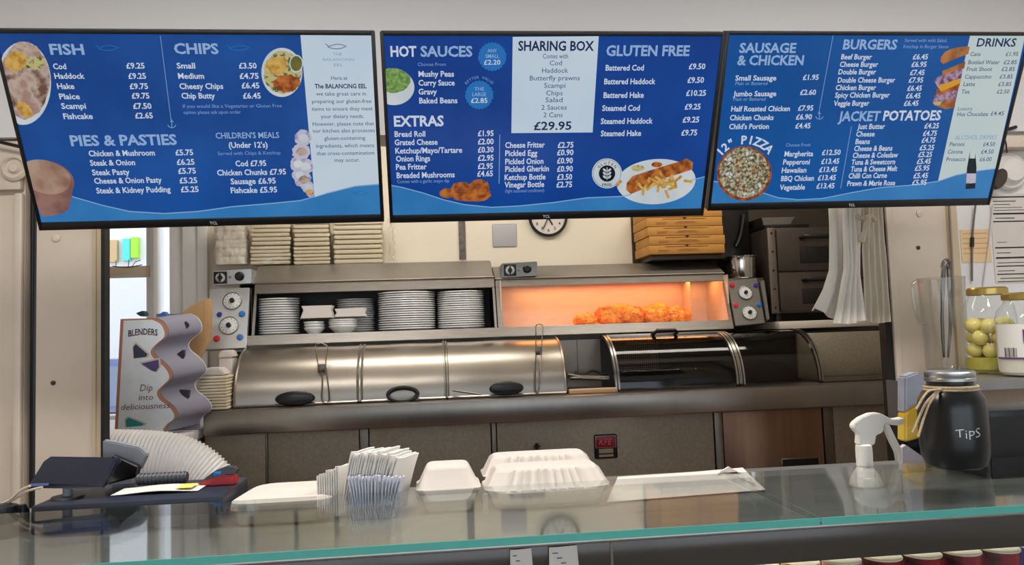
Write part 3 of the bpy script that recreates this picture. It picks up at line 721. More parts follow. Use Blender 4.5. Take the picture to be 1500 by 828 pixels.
# ---------------------------------------------------------------- the frying range
YL, YF = 3.50, 3.56                           # front of the lip, front panels
zl = P(700, 586, Y=YL).z                       # top of the lip
zlb = P(700, 621, Y=YL).z
x0r, x1r = P(297, 600, Y=YL).x, 2.62
rg_ = thing('frying_range', 'long stainless frying range with curved lids and a lit hot box', 'frying range', ((x0r + x1r) / 2, 3.9, 0.18))
B(mat('lip_stainless', (158, 152, 144), rough=0.34, metal=1.0, noise_amt=0.2, noise_scale=3, stretch=(1, 1, 0.3), bump=0.02, bscale=6)).box(x0r, x1r, YL, YL + 0.30, zlb, zl, bev=0.008).link('front_lip', rg_)
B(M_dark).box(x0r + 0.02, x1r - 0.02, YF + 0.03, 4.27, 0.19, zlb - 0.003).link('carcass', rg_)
# front panels between upright trims
M_door = mat('bronze_tinted_steel', (160, 126, 100), rough=0.36, metal=0.8, c2=(120, 92, 74), noise_scale=2.2, stretch=(2.2, 2.2, 0.12))
pxs = [(300, 389, M_linen), (392, 526, M_linen), (541, 719, M_linen), (728, 1046, M_linen), (1060, 1206, M_door), (1222, 1300, M_linen)]
for a, c, mt in pxs:
    b = B(mt).box(P(a, 640, Y=YF).x, P(c, 640, Y=YF).x, YF, YF + 0.03, 0.24, zlb - 0.004, bev=0.004)
    o = b.link('front_panel', rg_)
    if mt is M_door:
        hx0, hx1, hz0, hz1 = P(1146, 684, Y=YF).x, P(1199, 684, Y=YF).x, P(1172, 686, Y=YF).z, P(1172, 672, Y=YF).z
        h = B(M_dark).box(hx0, hx1, YF - 0.001, YF, hz0, hz1)
        h.m(M_steel).box(hx0 - 0.006, hx1 + 0.006, YF - 0.010, YF, hz1, hz1 + 0.006, bev=0.001).box(hx0 - 0.006, hx0, YF - 0.006, YF, hz0, hz1, bev=0.001).box(hx1, hx1 + 0.006, YF - 0.006, YF, hz0, hz1, bev=0.001)
        h.box(hx0, hx1, YF - 0.006, YF, hz0 - 0.005, hz0, bev=0.001)
        h.link('recessed_handle', o)
for a, c in ((389, 392), (527, 540), (720, 727), (1047, 1059), (1207, 1221)):
    B(M_steel_d).box(P(a, 640, Y=YF).x + 0.001, P(c, 640, Y=YF).x - 0.001, YF - 0.004, YF + 0.03, 0.24, zlb - 0.004, bev=0.002).link('upright_trim', rg_)
# maker's badge
bc = P(887, 654, Y=YF)
bd = B(M_black).box(bc.x - 0.054, bc.x + 0.054, YF - 0.008, YF, bc.z - 0.056, bc.z + 0.056, bev=0.0075)
bd.m(mat('silver_rim', (170, 160, 158), rough=0.3)).box(bc.x - 0.049, bc.x + 0.049, YF - 0.0095, YF - 0.007, bc.z - 0.006, bc.z + 0.050, bev=0.001)
bd.m(mat('badge_red', (150, 18, 34), rough=0.3)).box(bc.x - 0.046, bc.x + 0.046, YF - 0.0105, YF - 0.009, bc.z - 0.003, bc.z + 0.047, bev=0.0006)
bd.m(mat('badge_cream', (170, 160, 142), rough=0.4)).box(bc.x - 0.034, bc.x + 0.034, YF - 0.0098, YF - 0.007, bc.z - 0.030, bc.z - 0.010).box(bc.x - 0.034, bc.x + 0.034, YF - 0.0098, YF - 0.007, bc.z - 0.047, bc.z - 0.036)
bo = bd.link('badge', rg_)
ml = text_mesh('KFE', 0.028, width=0.056, bold=0.0, align='CENTER')
SH = Matrix(((1, 0.25, 0, 0), (0, 1, 0, 0), (0, 0, 1, 0), (0, 0, 0, 1)))
B(mat('badge_pink_lettering', (226, 130, 140), rough=0.4)).mesh(ml, Matrix.Translation((bc.x - 0.005, YF - 0.0112, bc.z + 0.009)) @ Matrix.Rotation(R(90), 4, 'X') @ SH).link('badge_lettering', bo)
# black tap below the lip
tcn = P(786, 656, Y=YF)
b = B(M_black).box(tcn.x - 0.022, tcn.x + 0.022, YF - 0.03, YF, tcn.z - 0.035, tcn.z - 0.005, bev=0.004).cyl((tcn.x, YF - 0.015, tcn.z - 0.006), (tcn.x, YF - 0.015, tcn.z + 0.022), 0.008).box(tcn.x - 0.016, tcn.x + 0.016, YF - 0.02, YF - 0.01, tcn.z + 0.004, tcn.z + 0.012, bev=0.003)
b.box(tcn.x - 0.06, tcn.x - 0.02, YF - 0.02, YF, tcn.z - 0.033, tcn.z - 0.024, bev=0.002)
b.link('gas_tap', rg_)

# the pans behind the lip: a dark well with dividing walls
YA, YZ = 3.60, 3.88                            # front and back foot of the curved lids
zt = P(750, 498, Y=YZ).z
AL = YZ - YA; BL = zt - zl - 0.006


def arc(t):                                    # t 0 at the front foot, 1 at the top
    a = t * math.pi / 2
    return YZ - AL * math.cos(a) ** 0.9, zl + 0.008 + BL * math.sin(a)


def lx(px): return P(px, 592, Y=YA).x


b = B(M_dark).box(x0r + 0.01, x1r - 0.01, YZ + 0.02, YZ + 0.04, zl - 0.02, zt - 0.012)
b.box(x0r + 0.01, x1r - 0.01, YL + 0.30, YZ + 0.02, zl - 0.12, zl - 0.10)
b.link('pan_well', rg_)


def lid(pa, pb, mt, handle_px=None, ring=False):
    xa_, xb_ = lx(pa), lx(pb)

    def fn(u, v):
        y, z = arc(v); return (xa_ + (xb_ - xa_) * u, y, z + 0.0012 * math.sin(u * 9) * math.sin(v * 5))
    o = B(mt).grid(fn, 16, 22, thick=0.006).link('lid', rg_, sharp=50)
    e = B(M_steel_s)
    for xx in (xa_, xb_):
        e.tube([(xx, arc(t / 14)[0] - 0.002, arc(t / 14)[1] + 0.002) for t in range(15)], 0.0055, n=6)
    e.tube([(xa_, YA - 0.004, zl + 0.008), (xb_, YA - 0.004, zl + 0.008)], 0.006, n=6)
    e.link('lid_rim', o)
    if handle_px:
        px_, py_, hw = handle_px
        y, z = arc(0.13); c = P(px_, py_, Y=arc(0.10)[0] - 0.01)
        sl = math.atan2(arc(0.2)[1] - arc(0.04)[1], arc(0.2)[0] - arc(0.04)[0])
        M = Matrix.Translation(c) @ Matrix.Rotation(sl - math.pi / 2 + math.pi / 2, 4, 'X')
        hb = B(M_black)
        if ring:
            hb.tube([(hw * math.cos(a * math.pi / 16), 0.030 * math.sin(a * math.pi / 16), 0.004) for a in range(32)], 0.010, n=8, closed=True, M=M)
        else:
            hb.lathe([(0, 0.022), (0.6, 0.020), (0.92, 0.012), (1.0, 0.0), (0.9, -0.012), (0.55, -0.010), (0.4, -0.004), (0, -0.003)], n=36, sx=hw, sy=0.034, M=M)
        hb.link('handle', o)
    return o


lid(343, 524, M_steel_s, (432, 584, 0.088))
lid(530, 653, M_steel_s, (590, 578, 0.066), ring=True)
lid(657, 830, M_steel_s, (742, 569, 0.080))
for px in (527, 655):                          # strips between the lids
    xx = lx(px)
    B(M_steel).prism([(xx - 0.006, *arc(t / 14)) for t in range(15)] + [(xx - 0.006, YZ, zl)], (0.012, 0, 0)).link('lid_divider', rg_)
# open bay with a tray of cooking oil, then two smoked glass lids
gx = [lx(v) for v in (908, 1082, 1092, 1203)]
b = B(mat('warm_ledge', (214, 176, 138), rough=0.5)).box(lx(834), gx[0] - 0.012, YA - 0.02, YA + 0.02, zl + 0.001, zl + 0.022, bev=0.004).link('bay_ledge', rg_)
b = B(M_steel_d).box(lx(833) - 0.01, gx[0] - 0.02, YZ + 0.004, YZ + 0.018, zl, zt - 0.012).box(lx(866) - 0.003, lx(866) + 0.003, YZ - 0.004, YZ + 0.004, zl + 0.07, zt - 0.012)
b.link('bay_back', rg_)
for i, (a, c) in enumerate(((gx[0], gx[1]), (gx[2], gx[3]))):
    def fn(u, v, a=a, c=c):
        y, z = arc(v); return (a + (c - a) * u, y, z)
    o = B(M_tint).grid(fn, 2, 22).link('glass_lid', rg_, sharp=60)
    e = B(M_steel)
    for xx, s_ in ((a, -1), (c, 1)):
        for d_ in (0.0, 0.014):
            e.prism([(xx + s_ * d_ - 0.0045, arc(t / 18)[0] - 0.006, arc(t / 18)[1] + 0.006) for t in range(19)] + [(xx + s_ * d_ - 0.0045, arc(t / 18)[0] + 0.008, arc(t / 18)[1] - 0.006) for t in range(18, -1, -1)], (0.009, 0, 0))
    if i == 0:
        e.box(a, c, arc(0.92)[0] - 0.012, YZ, arc(1)[1] - 0.014, arc(1)[1] + 0.006, bev=0.003)
    e.link('lid_frame', o)
    if i == 0:
        hx = P(972, 490, Y=YZ - 0.05).x; hz = arc(1)[1] - 0.004
        B(M_black).tube([(hx - 0.058, YZ - 0.03, hz), (hx - 0.058, YZ - 0.085, hz + 0.012), (hx - 0.045, YZ - 0.095, hz + 0.025), (hx + 0.045, YZ - 0.095, hz + 0.025), (hx + 0.058, YZ - 0.085, hz + 0.012), (hx + 0.058, YZ - 0.03, hz)], 0.010, n=10).link('handle', o)
        # wire mesh stand seen through the glass
        ms = B(mat('dull_wire', (150, 134, 116), rough=0.4, metal=0.5))
        mx0, mx1 = lx(925), lx(990)
        for k in range(21):
            ms.tube([(mx0 + (mx1 - mx0) * k / 20, YZ - 0.015, zl + 0.09), (mx0 + (mx1 - mx0) * k / 20, YZ - 0.015, zt - 0.03)], 0.0011, n=4)
        for k in range(12):
            zz = zl + 0.09 + (zt - 0.03 - zl - 0.09) * k / 11
            ms.tube([(mx0, YZ - 0.016, zz), (mx1, YZ - 0.016, zz)], 0.0011, n=4)
        ms.link('mesh_screen', rg_)
b = B(M_linen).box(gx[3] + 0.03, x1r - 0.02, YZ - 0.012, YZ + 0.01, zl + 0.01, zt - 0.02, bev=0.003).link('back_plate', rg_)
B(M_steel_d).box(gx[3] + 0.03, x1r - 0.01, YA + 0.02, YA + 0.25, zl + 0.001, zl + 0.012, bev=0.003).link('side_shelf', rg_)

# upper cabinets: the sloped front leans back
Y1, Y2 = 3.86, 3.99
z1 = zt + 0.002                                 # underside of the ledge
pl = Vector((0, Y1, P(750, 497, Y=Y1).z)); zf0 = pl.z
zf1 = P(750, 392, Y=Y2).z; sl_ = (Y2 - Y1) / (zf1 - zf0); NF = Vector((0, -1, sl_)).normalized()


def F(px, py, out=0.0): return PP(px, py, pl, NF) + NF * out


TF = Vector((0, sl_, 1)).normalized()           # up along the sloped front
xL, xM1, xM2, xR_ = F(374, 460).x, F(727, 460).x, F(735, 460).x, F(1068, 460).x
zz0, zz1, zz2, zz3 = [F(550, y).z for y in (500, 486, 426, 411)]   # band edges of the plate cabinet


def yf(z): return Y1 + (z - zf0) * sl_


def band(b, xa_, xb_, za, zb, th=0.02):
    return b.prism([(xa_, yf(za), za), (xa_, yf(zb), zb), (xa_, yf(zb) + th, zb), (xa_, yf(za) + th, za)], (xb_ - xa_, 0, 0), bev=0.002)


YK = 4.24
b = B(M_steel)
band(b, x0r + 0.02, xR_ + 0.012, zz0, zz1, 0.03)
b.box(x0r + 0.02, xR_ + 0.012, Y1 + 0.035, YK, zz0 + 0.006, zz1 - 0.009)
b.link('ledge', rg_)
b = B(M_steel)
band(b, xL - 0.012, xM1, zz2, zz3, 0.025); band(b, xL - 0.012, xL, zz1, zz2); band(b, xM1 - 0.012, xM1, zz1, zz2)
cab = b.link('cabinet_frame', rg_)
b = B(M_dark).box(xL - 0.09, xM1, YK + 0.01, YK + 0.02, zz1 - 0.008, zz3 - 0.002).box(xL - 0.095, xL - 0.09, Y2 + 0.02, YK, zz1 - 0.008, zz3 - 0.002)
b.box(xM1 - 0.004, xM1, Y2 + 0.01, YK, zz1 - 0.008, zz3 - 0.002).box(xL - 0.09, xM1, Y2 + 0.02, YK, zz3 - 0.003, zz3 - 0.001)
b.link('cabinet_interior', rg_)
zsh = zz1 - 0.008                               # shelf the plates stand on
# sloping hood over both cabinets
ztop = P(560, 386, Y=4.16).z
b = B(M_hood)
b.prism([(xL - 0.03, yf(zz3) + 0.004, zz3), (xL - 0.03, 4.14, ztop), (xL - 0.03, YK + 0.03, ztop), (xL - 0.03, YK + 0.03, zz3)], (xM1 - xL + 0.028, 0, 0), bev=0.003)
b.link('hood', rg_)
b = B(M_hood)
zh3 = F(900, 405).z; ztop2 = P(930, 386, Y=4.14).z
b.prism([(xM1 + 0.006, yf(zh3) + 0.004, zh3), (xM1 + 0.006, 4.14, ztop2), (xM1 + 0.006, YK + 0.03, ztop2), (xM1 + 0.006, YK + 0.03, zh3)], (xR_ - xM1 + 0.02, 0, 0), bev=0.003)
b.link('hood', rg_)
b = B(M_steel_s)
for xa_, xb_, z_ in ((xL - 0.012, xM1, zz3), (xM1 + 0.006, xR_ + 0.012, zh3)):
    b.tube([(xa_, yf(z_) - 0.002, z_ + 0.002), (xb_, yf(z_) - 0.002, z_ + 0.002)], 0.006, n=8)
b.link('hood_nosing', rg_)
# hot box: steel frame, sloping glass, warm lamp inside
zc2 = F(900, 416).z
b = B(M_steel)
band(b, xM1 + 0.006, xR_ + 0.012, zc2, zh3, 0.025); band(b, xM1 + 0.006, xM2 + 0.006, zz1, zc2); band(b, xR_, xR_ + 0.012, zz1, zc2)
b.link('hot_box_frame', rg_)
M_warm = mat('hot_box_steel', (206, 186, 170), rough=0.5, metal=0.35, noise_amt=0.05, noise_scale=8, stretch=(1, 1, 5))
b = B(M_warm).box(xM2, xR_ + 0.008, YK - 0.012, YK, zsh, zh3 - 0.02).box(xM2 - 0.004, xM2 + 0.002, yf(zz1) + 0.03, YK, zsh, zh3 - 0.01).box(xR_ + 0.006, xR_ + 0.012, yf(zz1) + 0.03, YK, zsh, zh3 - 0.01)
b.box(xM2, xR_ + 0.008, yf(zz1) + 0.03, YK, zsh, zsh + 0.004).box(xM2, xR_ + 0.008, Y2 + 0.03, YK, zh3 - 0.02, zh3 - 0.012)
xs_ = F(1030, 450).x
b.box(xs_ - 0.003, xs_, Y2 + 0.10, YK - 0.012, zsh + 0.004, zh3 - 0.03)
b.link('hot_box_interior', rg_)
g = B(M_glass).face([(xM2 + 0.006, yf(zz1) + 0.012, zz1), (xR_, yf(zz1) + 0.012, zz1), (xR_, yf(zc2) + 0.012, zc2), (xM2 + 0.006, yf(zc2) + 0.012, zc2)]).link('hot_box_glass', rg_)
hl = bpy.data.lights.new('hot_box_lamp', 'AREA'); hl.shape = 'RECTANGLE'; hl.size = (xR_ - xM2) * 0.9; hl.size_y = 0.10; hl.energy = 3.6; hl.color = (1.0, 0.40, 0.12)
ho = bpy.data.objects.new('hot_box_lamp', hl); COL.objects.link(ho); ho.location = ((xM2 + xR_) / 2 + 0.05, 4.10, zh3 - 0.03)

# control panels
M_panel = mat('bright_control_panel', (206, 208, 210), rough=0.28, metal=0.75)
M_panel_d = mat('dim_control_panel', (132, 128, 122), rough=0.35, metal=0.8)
M_dial = mat('pale_dial', (196, 196, 194), rough=0.3)
M_blue = mat('blue_lens', (20, 110, 190), rough=0.15); M_navyk = mat('navy_lens', (30, 50, 140), rough=0.15); M_red = mat('red_lens', (206, 26, 44), rough=0.15)


def panel(pts, mt, dials, lens, name='control_panel'):
    q = [F(*p) for p in pts]
    b = B(mt).prism([p + NF * 0.006 for p in q], -NF * 0.03, bev=0.002)
    o = b.link(name, rg_)
    RM = Matrix((Vector((1, 0, 0)), NF.cross(Vector((1, 0, 0))), NF)).transposed().to_4x4()
    for px, py, r in dials:
        M = Matrix.Translation(F(px, py, 0.006)) @ RM
        d = B(M_dial).lathe([(r, 0), (r, 0.004), (r * 0.93, 0.006), (0, 0.006)], M=M)
        d.m(M_steel).tube([(r * math.cos(a * math.pi / 20), r * math.sin(a * math.pi / 20), 0.005) for a in range(40)], 0.003, closed=True, n=6, M=M)
        d.m(M_ink)
        for k in range(12):
            a = R(30 * k + 15); d.box(r * 0.72, r * 0.86, -0.0012, 0.0012, 0.006, 0.0066, M=M @ Matrix.Rotation(a, 4, 'Z'))
        d.m(M_black).lathe([(r * 0.28, 0.006), (r * 0.26, 0.018), (r * 0.18, 0.021), (0, 0.021)], M=M)
        d.link('dial', o)
    for px, py, mt2, r in lens:
        M = Matrix.Translation(F(px, py, 0.006)) @ RM
        l = B(mt2).lathe([(r, 0), (r, 0.005), (r * 0.75, 0.009), (0, 0.010)], M=M, n=16); l.m(M_steel).lathe([(r * 1.25, 0), (r * 1.2, 0.003), (r, 0.003)], M=M, n=16)
        l.link('indicator_light', o)


panel([(308, 424), (366, 422), (361, 510), (298, 513)], M_panel, [(341, 442, 0.044), (336, 478, 0.044)], [(322, 462, M_navyk, 0.012), (355, 461, M_blue, 0.014), (318, 497, M_red, 0.014), (352, 495, M_blue, 0.014)])
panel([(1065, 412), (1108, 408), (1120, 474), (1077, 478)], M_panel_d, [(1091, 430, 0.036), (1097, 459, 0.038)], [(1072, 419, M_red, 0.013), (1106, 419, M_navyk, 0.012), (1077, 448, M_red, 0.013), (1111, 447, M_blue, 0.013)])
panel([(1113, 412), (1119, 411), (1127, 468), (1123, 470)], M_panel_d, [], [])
for q, sq, knob in (([(312, 397), (368, 394), (368, 415), (312, 418)], (323, 407), (351, 405)), ([(735, 386), (787, 383), (787, 404), (735, 407)], (747, 396), (772, 394))):
    yy = yf(zz3) - 0.012 if q[0][0] < 500 else yf(zh3) - 0.012
    p = [P(a, c, Y=yy) for a, c in q]
    o = B(M_panel if q[0][0] < 500 else M_steel).prism(p, (0, 0.14, 0), bev=0.003).link('timer_box', rg_)
    c = P(*sq, Y=yy); t = B(M_black).box(c.x - 0.032, c.x + 0.032, yy - 0.004, yy, c.z - 0.030, c.z + 0.030, bev=0.001)
    MR = Matrix.Translation((c.x, yy - 0.004, c.z)) @ Matrix.Rotation(R(90), 4, 'X')
    t.m(M_dial).lathe([(0.023, 0), (0.023, 0.003), (0, 0.003)], M=MR); t.m(M_black).lathe([(0.012, 0.003), (0.010, 0.014), (0, 0.014)], M=MR).box(-0.004, 0.004, -0.021, 0.021, 0.003, 0.012, M=MR)
    t.link('timer_dial', o)
    c = P(*knob, Y=yy); MR = Matrix.Translation((c.x, yy, c.z)) @ Matrix.Rotation(R(90), 4, 'X')
    B(M_black).lathe([(0.023, 0), (0.023, 0.006), (0.016, 0.010), (0.014, 0.022), (0, 0.022)], M=MR).link('knob', o)
    c = P((sq[0] + knob[0]) / 2, knob[1] + 1, Y=yy); MR = Matrix.Translation((c.x, yy, c.z)) @ Matrix.Rotation(R(90), 4, 'X')
    B(M_grey).lathe([(0.007, 0), (0.006, 0.006), (0, 0.006)], M=MR, n=12).link('push_button', o)

# ---------------------------------------------------------------- on the range
# wire lifting hooks standing in front of the lids
for pts, tg, lab in (([(462, 508), (466, 504), (471, 503), (476, 505), (480, 510), (477, 534), (482, 586), (471, 586), (472, 555), (466, 534)], (471, 540), 'hairpin wire lifter with a small metal tag, leaning on the leftmost curved lid'),
                     ([(785, 480), (787, 476), (790, 475), (793, 476), (795, 480), (793, 513), (790, 570), (784, 570), (785, 513)], (789, 514), 'hairpin wire lifter with a metal tag, on the curved lid below the hot box')):
    t = thing('wire_lifter', lab, 'wire lifter', P(sum(p[0] for p in pts) / len(pts), pts[len(pts) // 2 + 2][1], Y=YA - 0.05), group='wire lifters on the range')
    yb_0 = max(p[1] for p in pts) + 4; yw = lambda py: YA - 0.024 + (yb_0 - py) / 100 * 0.10
    B(mat('lifter_wire', (110, 104, 96), rough=0.3, metal=1.0)).tube([P(a, c, Y=yw(c)) for a, c in pts], 0.0028, n=6, smooth=3, closed=True).link('wire_loop', t)
    c = P(*tg, Y=yw(tg[1])); B(mat('lifter_tag', (104, 98, 88), rough=0.35, metal=0.9)).box(c.x - 0.017, c.x + 0.017, c.y - 0.004, c.y + 0.004, c.z - 0.020, c.z + 0.020, bev=0.002).link('tag', t)
b = B(mat('thin_rod', (90, 84, 76), rough=0.3, metal=1.0)).tube([P(663, 572, Y=YA - 0.008), P(682, 575, Y=YA - 0.016), P(705, 578, Y=YA - 0.026)], 0.004, n=6)
solo('skewer', b, 'short metal rod lying against the foot of the third curved lid', 'rod')
# tongs in the open bay
t = thing('tongs', 'steel tongs lying in the open bay beside the glass lid', 'tongs', P(866, 560, Y=YA + 0.1))
zt_ = zl + 0.03
for s_ in (0, 1):
    b = B(M_steel)
    b.tube([P(832 + 4 * s_, 549 + 5 * s_, Y=YA + 0.12), P(850, 552 + 2 * s_, Y=YA + 0.115 - 0.01 * s_), P(892, 553 + 3 * s_, Y=YA + 0.11 - 0.012 * s_)], 0.0085, n=8)
    b.link('arm', t)
B(M_black).tube([P(842, 546, Y=YA + 0.13), P(856, 548, Y=YA + 0.13), P(868, 543, Y=YA + 0.13), P(882, 548, Y=YA + 0.13), P(889, 548, Y=YA + 0.13)], 0.007, n=8, smooth=3).link('grip', t)
B(M_dark).box(lx(834), gx[0] - 0.02, YA + 0.04, YZ - 0.01, zl + 0.001, zl + 0.012, bev=0.003).link('bay_tray', rg_)

# cartons of folded chip boxes on the left end of the lip
t = thing('tray_stack', 'cream card food trays topped with a white lid, stacked at the range corner', 'tray stack', P(312, 600, Y=YL + 0.12))
M_card2 = mat('cream_card', (214, 200, 172), rough=0.75)
c = P(313, 598, Y=YL + 0.04); nx0 = P(287, 598, Y=YL + 0.03).x; nx1 = min(P(337, 598, Y=YL + 0.03).x, lx(343) - 0.012)
for k in range(11):
    z = zl + 0.004 + k * 0.0135
    B(M_card2).box(nx0 + 0.002 * (k % 3), nx1 - 0.002 * (k % 2), YL + 0.03, YL + 0.16, z, z + 0.0115, bev=0.003).link('tray', t)
zt2 = zl + 0.004 + 11 * 0.0135
b = B(M_foam).prism([(nx0 + 0.004, YL + 0.035, zt2 + 0.001), (nx0 + 0.022, YL + 0.035, zt2 + 0.03), (nx0 + 0.04, YL + 0.035, zt2 + 0.036), (nx1 - 0.03, YL + 0.035, zt2 + 0.034), (nx1 - 0.008, YL + 0.035, zt2 + 0.001)], (0, 0.11, 0), bev=0.006)
b.link('foam_lid', t)
b = B(M_foam).box(nx0 + 0.05, nx1 - 0.02, YL + 0.21, YL + 0.31, zl + 0.004, zl + 0.225, bev=0.006)
b.prism([(nx0 + 0.046, YL + 0.205, zl + 0.226), (nx0 + 0.06, YL + 0.205, zl + 0.262), (nx1 - 0.03, YL + 0.205, zl + 0.262), (nx1 - 0.016, YL + 0.205, zl + 0.226)], (0, 0.11, 0), bev=0.006)
solo('tray_stack', b, 'white foam box stack behind the cream card tray stack at the range corner', 'tray stack')

# plates and bowls in the cabinet
def plate_mesh(r, h, deep=False):
    b = B(M_china)
    if deep: pr = [(0, 0), (r * 0.45, 0), (r * 0.5, 0.004), (r * 0.86, h * 0.7), (r, h), (r * 0.99, h + 0.003), (r * 0.82, h * 0.75), (r * 0.45, 0.008), (0, 0.006)]
    else: pr = [(0, 0), (r * 0.58, 0), (r * 0.62, 0.003), (r * 0.8, h * 0.55), (r, h), (r * 0.995, h + 0.004), (r * 0.8, h * 0.6 + 0.004), (r * 0.6, 0.007), (0, 0.006)]
    b.lathe(pr, n=40); return b


ORD = ['bottom', 'second', 'third', 'fourth', 'fifth', 'sixth', 'seventh', 'eighth', 'ninth', 'tenth', 'eleventh', 'twelfth', 'thirteenth', 'fourteenth', 'fifteenth', 'sixteenth', 'seventeenth', 'eighteenth']


def stack(name, n, cx, cy, base_y, r, h, pitch, where, grp, deep=False, yy=None, jit=0.002, sy=1.0):
    proto = None; rg = random.Random(n + int(cx))
    x = P(cx, base_y, Y=yy).x
    for k in range(n):
        lab = ('topmost white %s of %s' % (name, where) if k == n - 1 else 'bottom white %s of %s' % (name, where) if k == 0 else 'white %s, %s up in %s' % (name, ORD[k], where))
        loc = (x + rg.uniform(-jit, jit), yy + rg.uniform(-jit, jit), zsh + 0.001 + k * pitch)
        if proto is None:
            proto = plate_mesh(r, h, deep).link('dinner_plate' if name == 'plate' else 'bowl'); proto.location = loc; tag(proto, lab, name, grp)
        else: copy_tree(proto, loc, rg.uniform(0, 6), lab)


ya = 4.055
rr = lambda a, c, yy: (P(c, 470, Y=yy).x - P(a, 470, Y=yy).x) / 2
stack('plate', 15, 410, 0, 495, rr(380, 441, ya) * 0.98, 0.018, 0.0122, 'the stack nearest the control panel dials', 'plates in the leftmost stack', yy=ya)
stack('plate', 15, 522, 0, 492, 0.098, 0.018, 0.0115, 'the stack behind the paper trays', 'plates behind the paper trays', yy=4.135)
stack('bowl', 3, 461, 0, 495, rr(446, 477, 3.955), 0.035, 0.0150, 'the small bowl stack under the left paper tray', 'small bowls', True, yy=3.955)
stack('bowl', 4, 503, 0, 494, 0.073, 0.040, 0.011, 'the wide bowl stack under the right paper tray', 'wide bowls', True, yy=3.957)
stack('plate', 17, 597, 0, 487, rr(555, 639, ya), 0.018, 0.0115, 'the broad middle stack', 'plates in the broad stack', yy=ya)
stack('plate', 17, 676, 0, 486, rr(642, 711, ya), 0.018, 0.0113, 'the stack nearest the hot box', 'plates in the stack nearest the hot box', yy=ya)
for (pa, pb, py0, py1), yy, lab in (((443, 489, 449, 469), 3.95, 'folded white paper chip tray on the small bowls, flaring at both ends'), ((491, 537, 453, 467), 3.95, 'folded white paper chip tray on the wide bowls')):
    a0, a1 = P(pa, py1, Y=yy).x, P(pb, py1, Y=yy).x; zb_, ztp = P(pa, py1, Y=yy).z, P(pa, py0, Y=yy).z
    zb_ += 0.003
    b = B(M_paper)
    d_ = 0.010
    for yq in (-0.045, 0.045):
        b.prism([(a0 - d_ * 0.3, yy + yq, zb_), (a0 + d_, yy + yq, ztp - 0.02), (a0 - 0.0, yy + yq, ztp), (a1, yy + yq, ztp), (a1 - d_, yy + yq, ztp - 0.02), (a1 + d_ * 0.3, yy + yq, zb_)], (0, 0.003, 0))
    b.box(a0, a1, yy - 0.045, yy + 0.045, zb_, zb_ + 0.004)
    b.prism([(a0, yy - 0.045, zb_), (a0 + d_, yy - 0.045, ztp - 0.02), (a0, yy - 0.045, ztp), (a0 + 0.003, yy - 0.045, ztp), (a0 + d_ + 0.003, yy - 0.045, ztp - 0.02)], (0, 0.09, 0))
    solo('chip_tray', b, lab, 'paper tray', 'paper trays on the bowls')

# fried fillets in the hot box
def fillet(c, L, Wd, H, rz, seed, lab):
    rg = random.Random(seed)
    t = bmesh.new(); bmesh.ops.create_icosphere(t, subdivisions=4, radius=1.0)
    off = Vector((rg.uniform(0, 50), rg.uniform(0, 50), rg.uniform(0, 50)))
    for v in t.verts:
        d = v.co.copy(); n1 = noise.noise(d * 1.6 + off) * 0.22 + noise.noise(d * 5 + off) * 0.13 + noise.noise(d * 12 + off) * 0.07
        q = d * (1 + n1); tp = 1 - 0.25 * q.x
        v.co = Vector((q.x * L, q.y * Wd * tp, max(q.z, -0.75) * H * (0.9 + 0.1 * tp)))
    b = B(M_batter); b.add(t, Matrix.Translation(c) @ Matrix.Rotation(rz, 4, 'Z'))
    solo('battered_fillet', b, lab, 'fried fish', 'battered fillets in the hot box', origin=(c[0], c[1], c[2] - H * 0.75))


zf_ = zsh + 0.004
for i, (px, py, L, Wd, H, rz, yy, lab) in enumerate([
        (857, 466, 0.066, 0.045, 0.036, 0.2, 4.02, 'small golden battered fillet at the pile end nearest the middle of the hot box'),
        (893, 462, 0.078, 0.060, 0.058, -0.3, 4.055, 'golden battered fillet beside the small end piece of the pile'),
        (928, 462, 0.076, 0.060, 0.056, 0.5, 4.05, 'golden battered fillet in the middle of the hot box pile'),
        (962, 464, 0.072, 0.060, 0.046, -0.5, 4.03, 'golden battered fillet with a ragged edge, right of the pile middle'),
        (993, 462, 0.080, 0.058, 0.048, 0.3, 4.05, 'golden battered fillet at the pile end nearest the sliding panel'),
        (910, 455, 0.095, 0.042, 0.063, 0.1, 4.15, 'golden battered fillet at the back of the pile, below the clock'),
        (965, 455, 0.095, 0.042, 0.060, -0.1, 4.15, 'golden battered fillet at the back of the pile, below the pizza boxes')]):
    fillet((P(px, py, Y=yy).x, yy, zf_ + H * 0.785), L, Wd, H, rz, i + 3, lab)

# ---------------------------------------------------------------- on top of the range and on the back wall
M_wrap = glassmat('crinkled_clear_film', (0.97, 0.97, 0.96), rough=0.12, f0=0.10)
M_foam2 = mat('cream_foam_box', (226, 212, 184), rough=0.7)


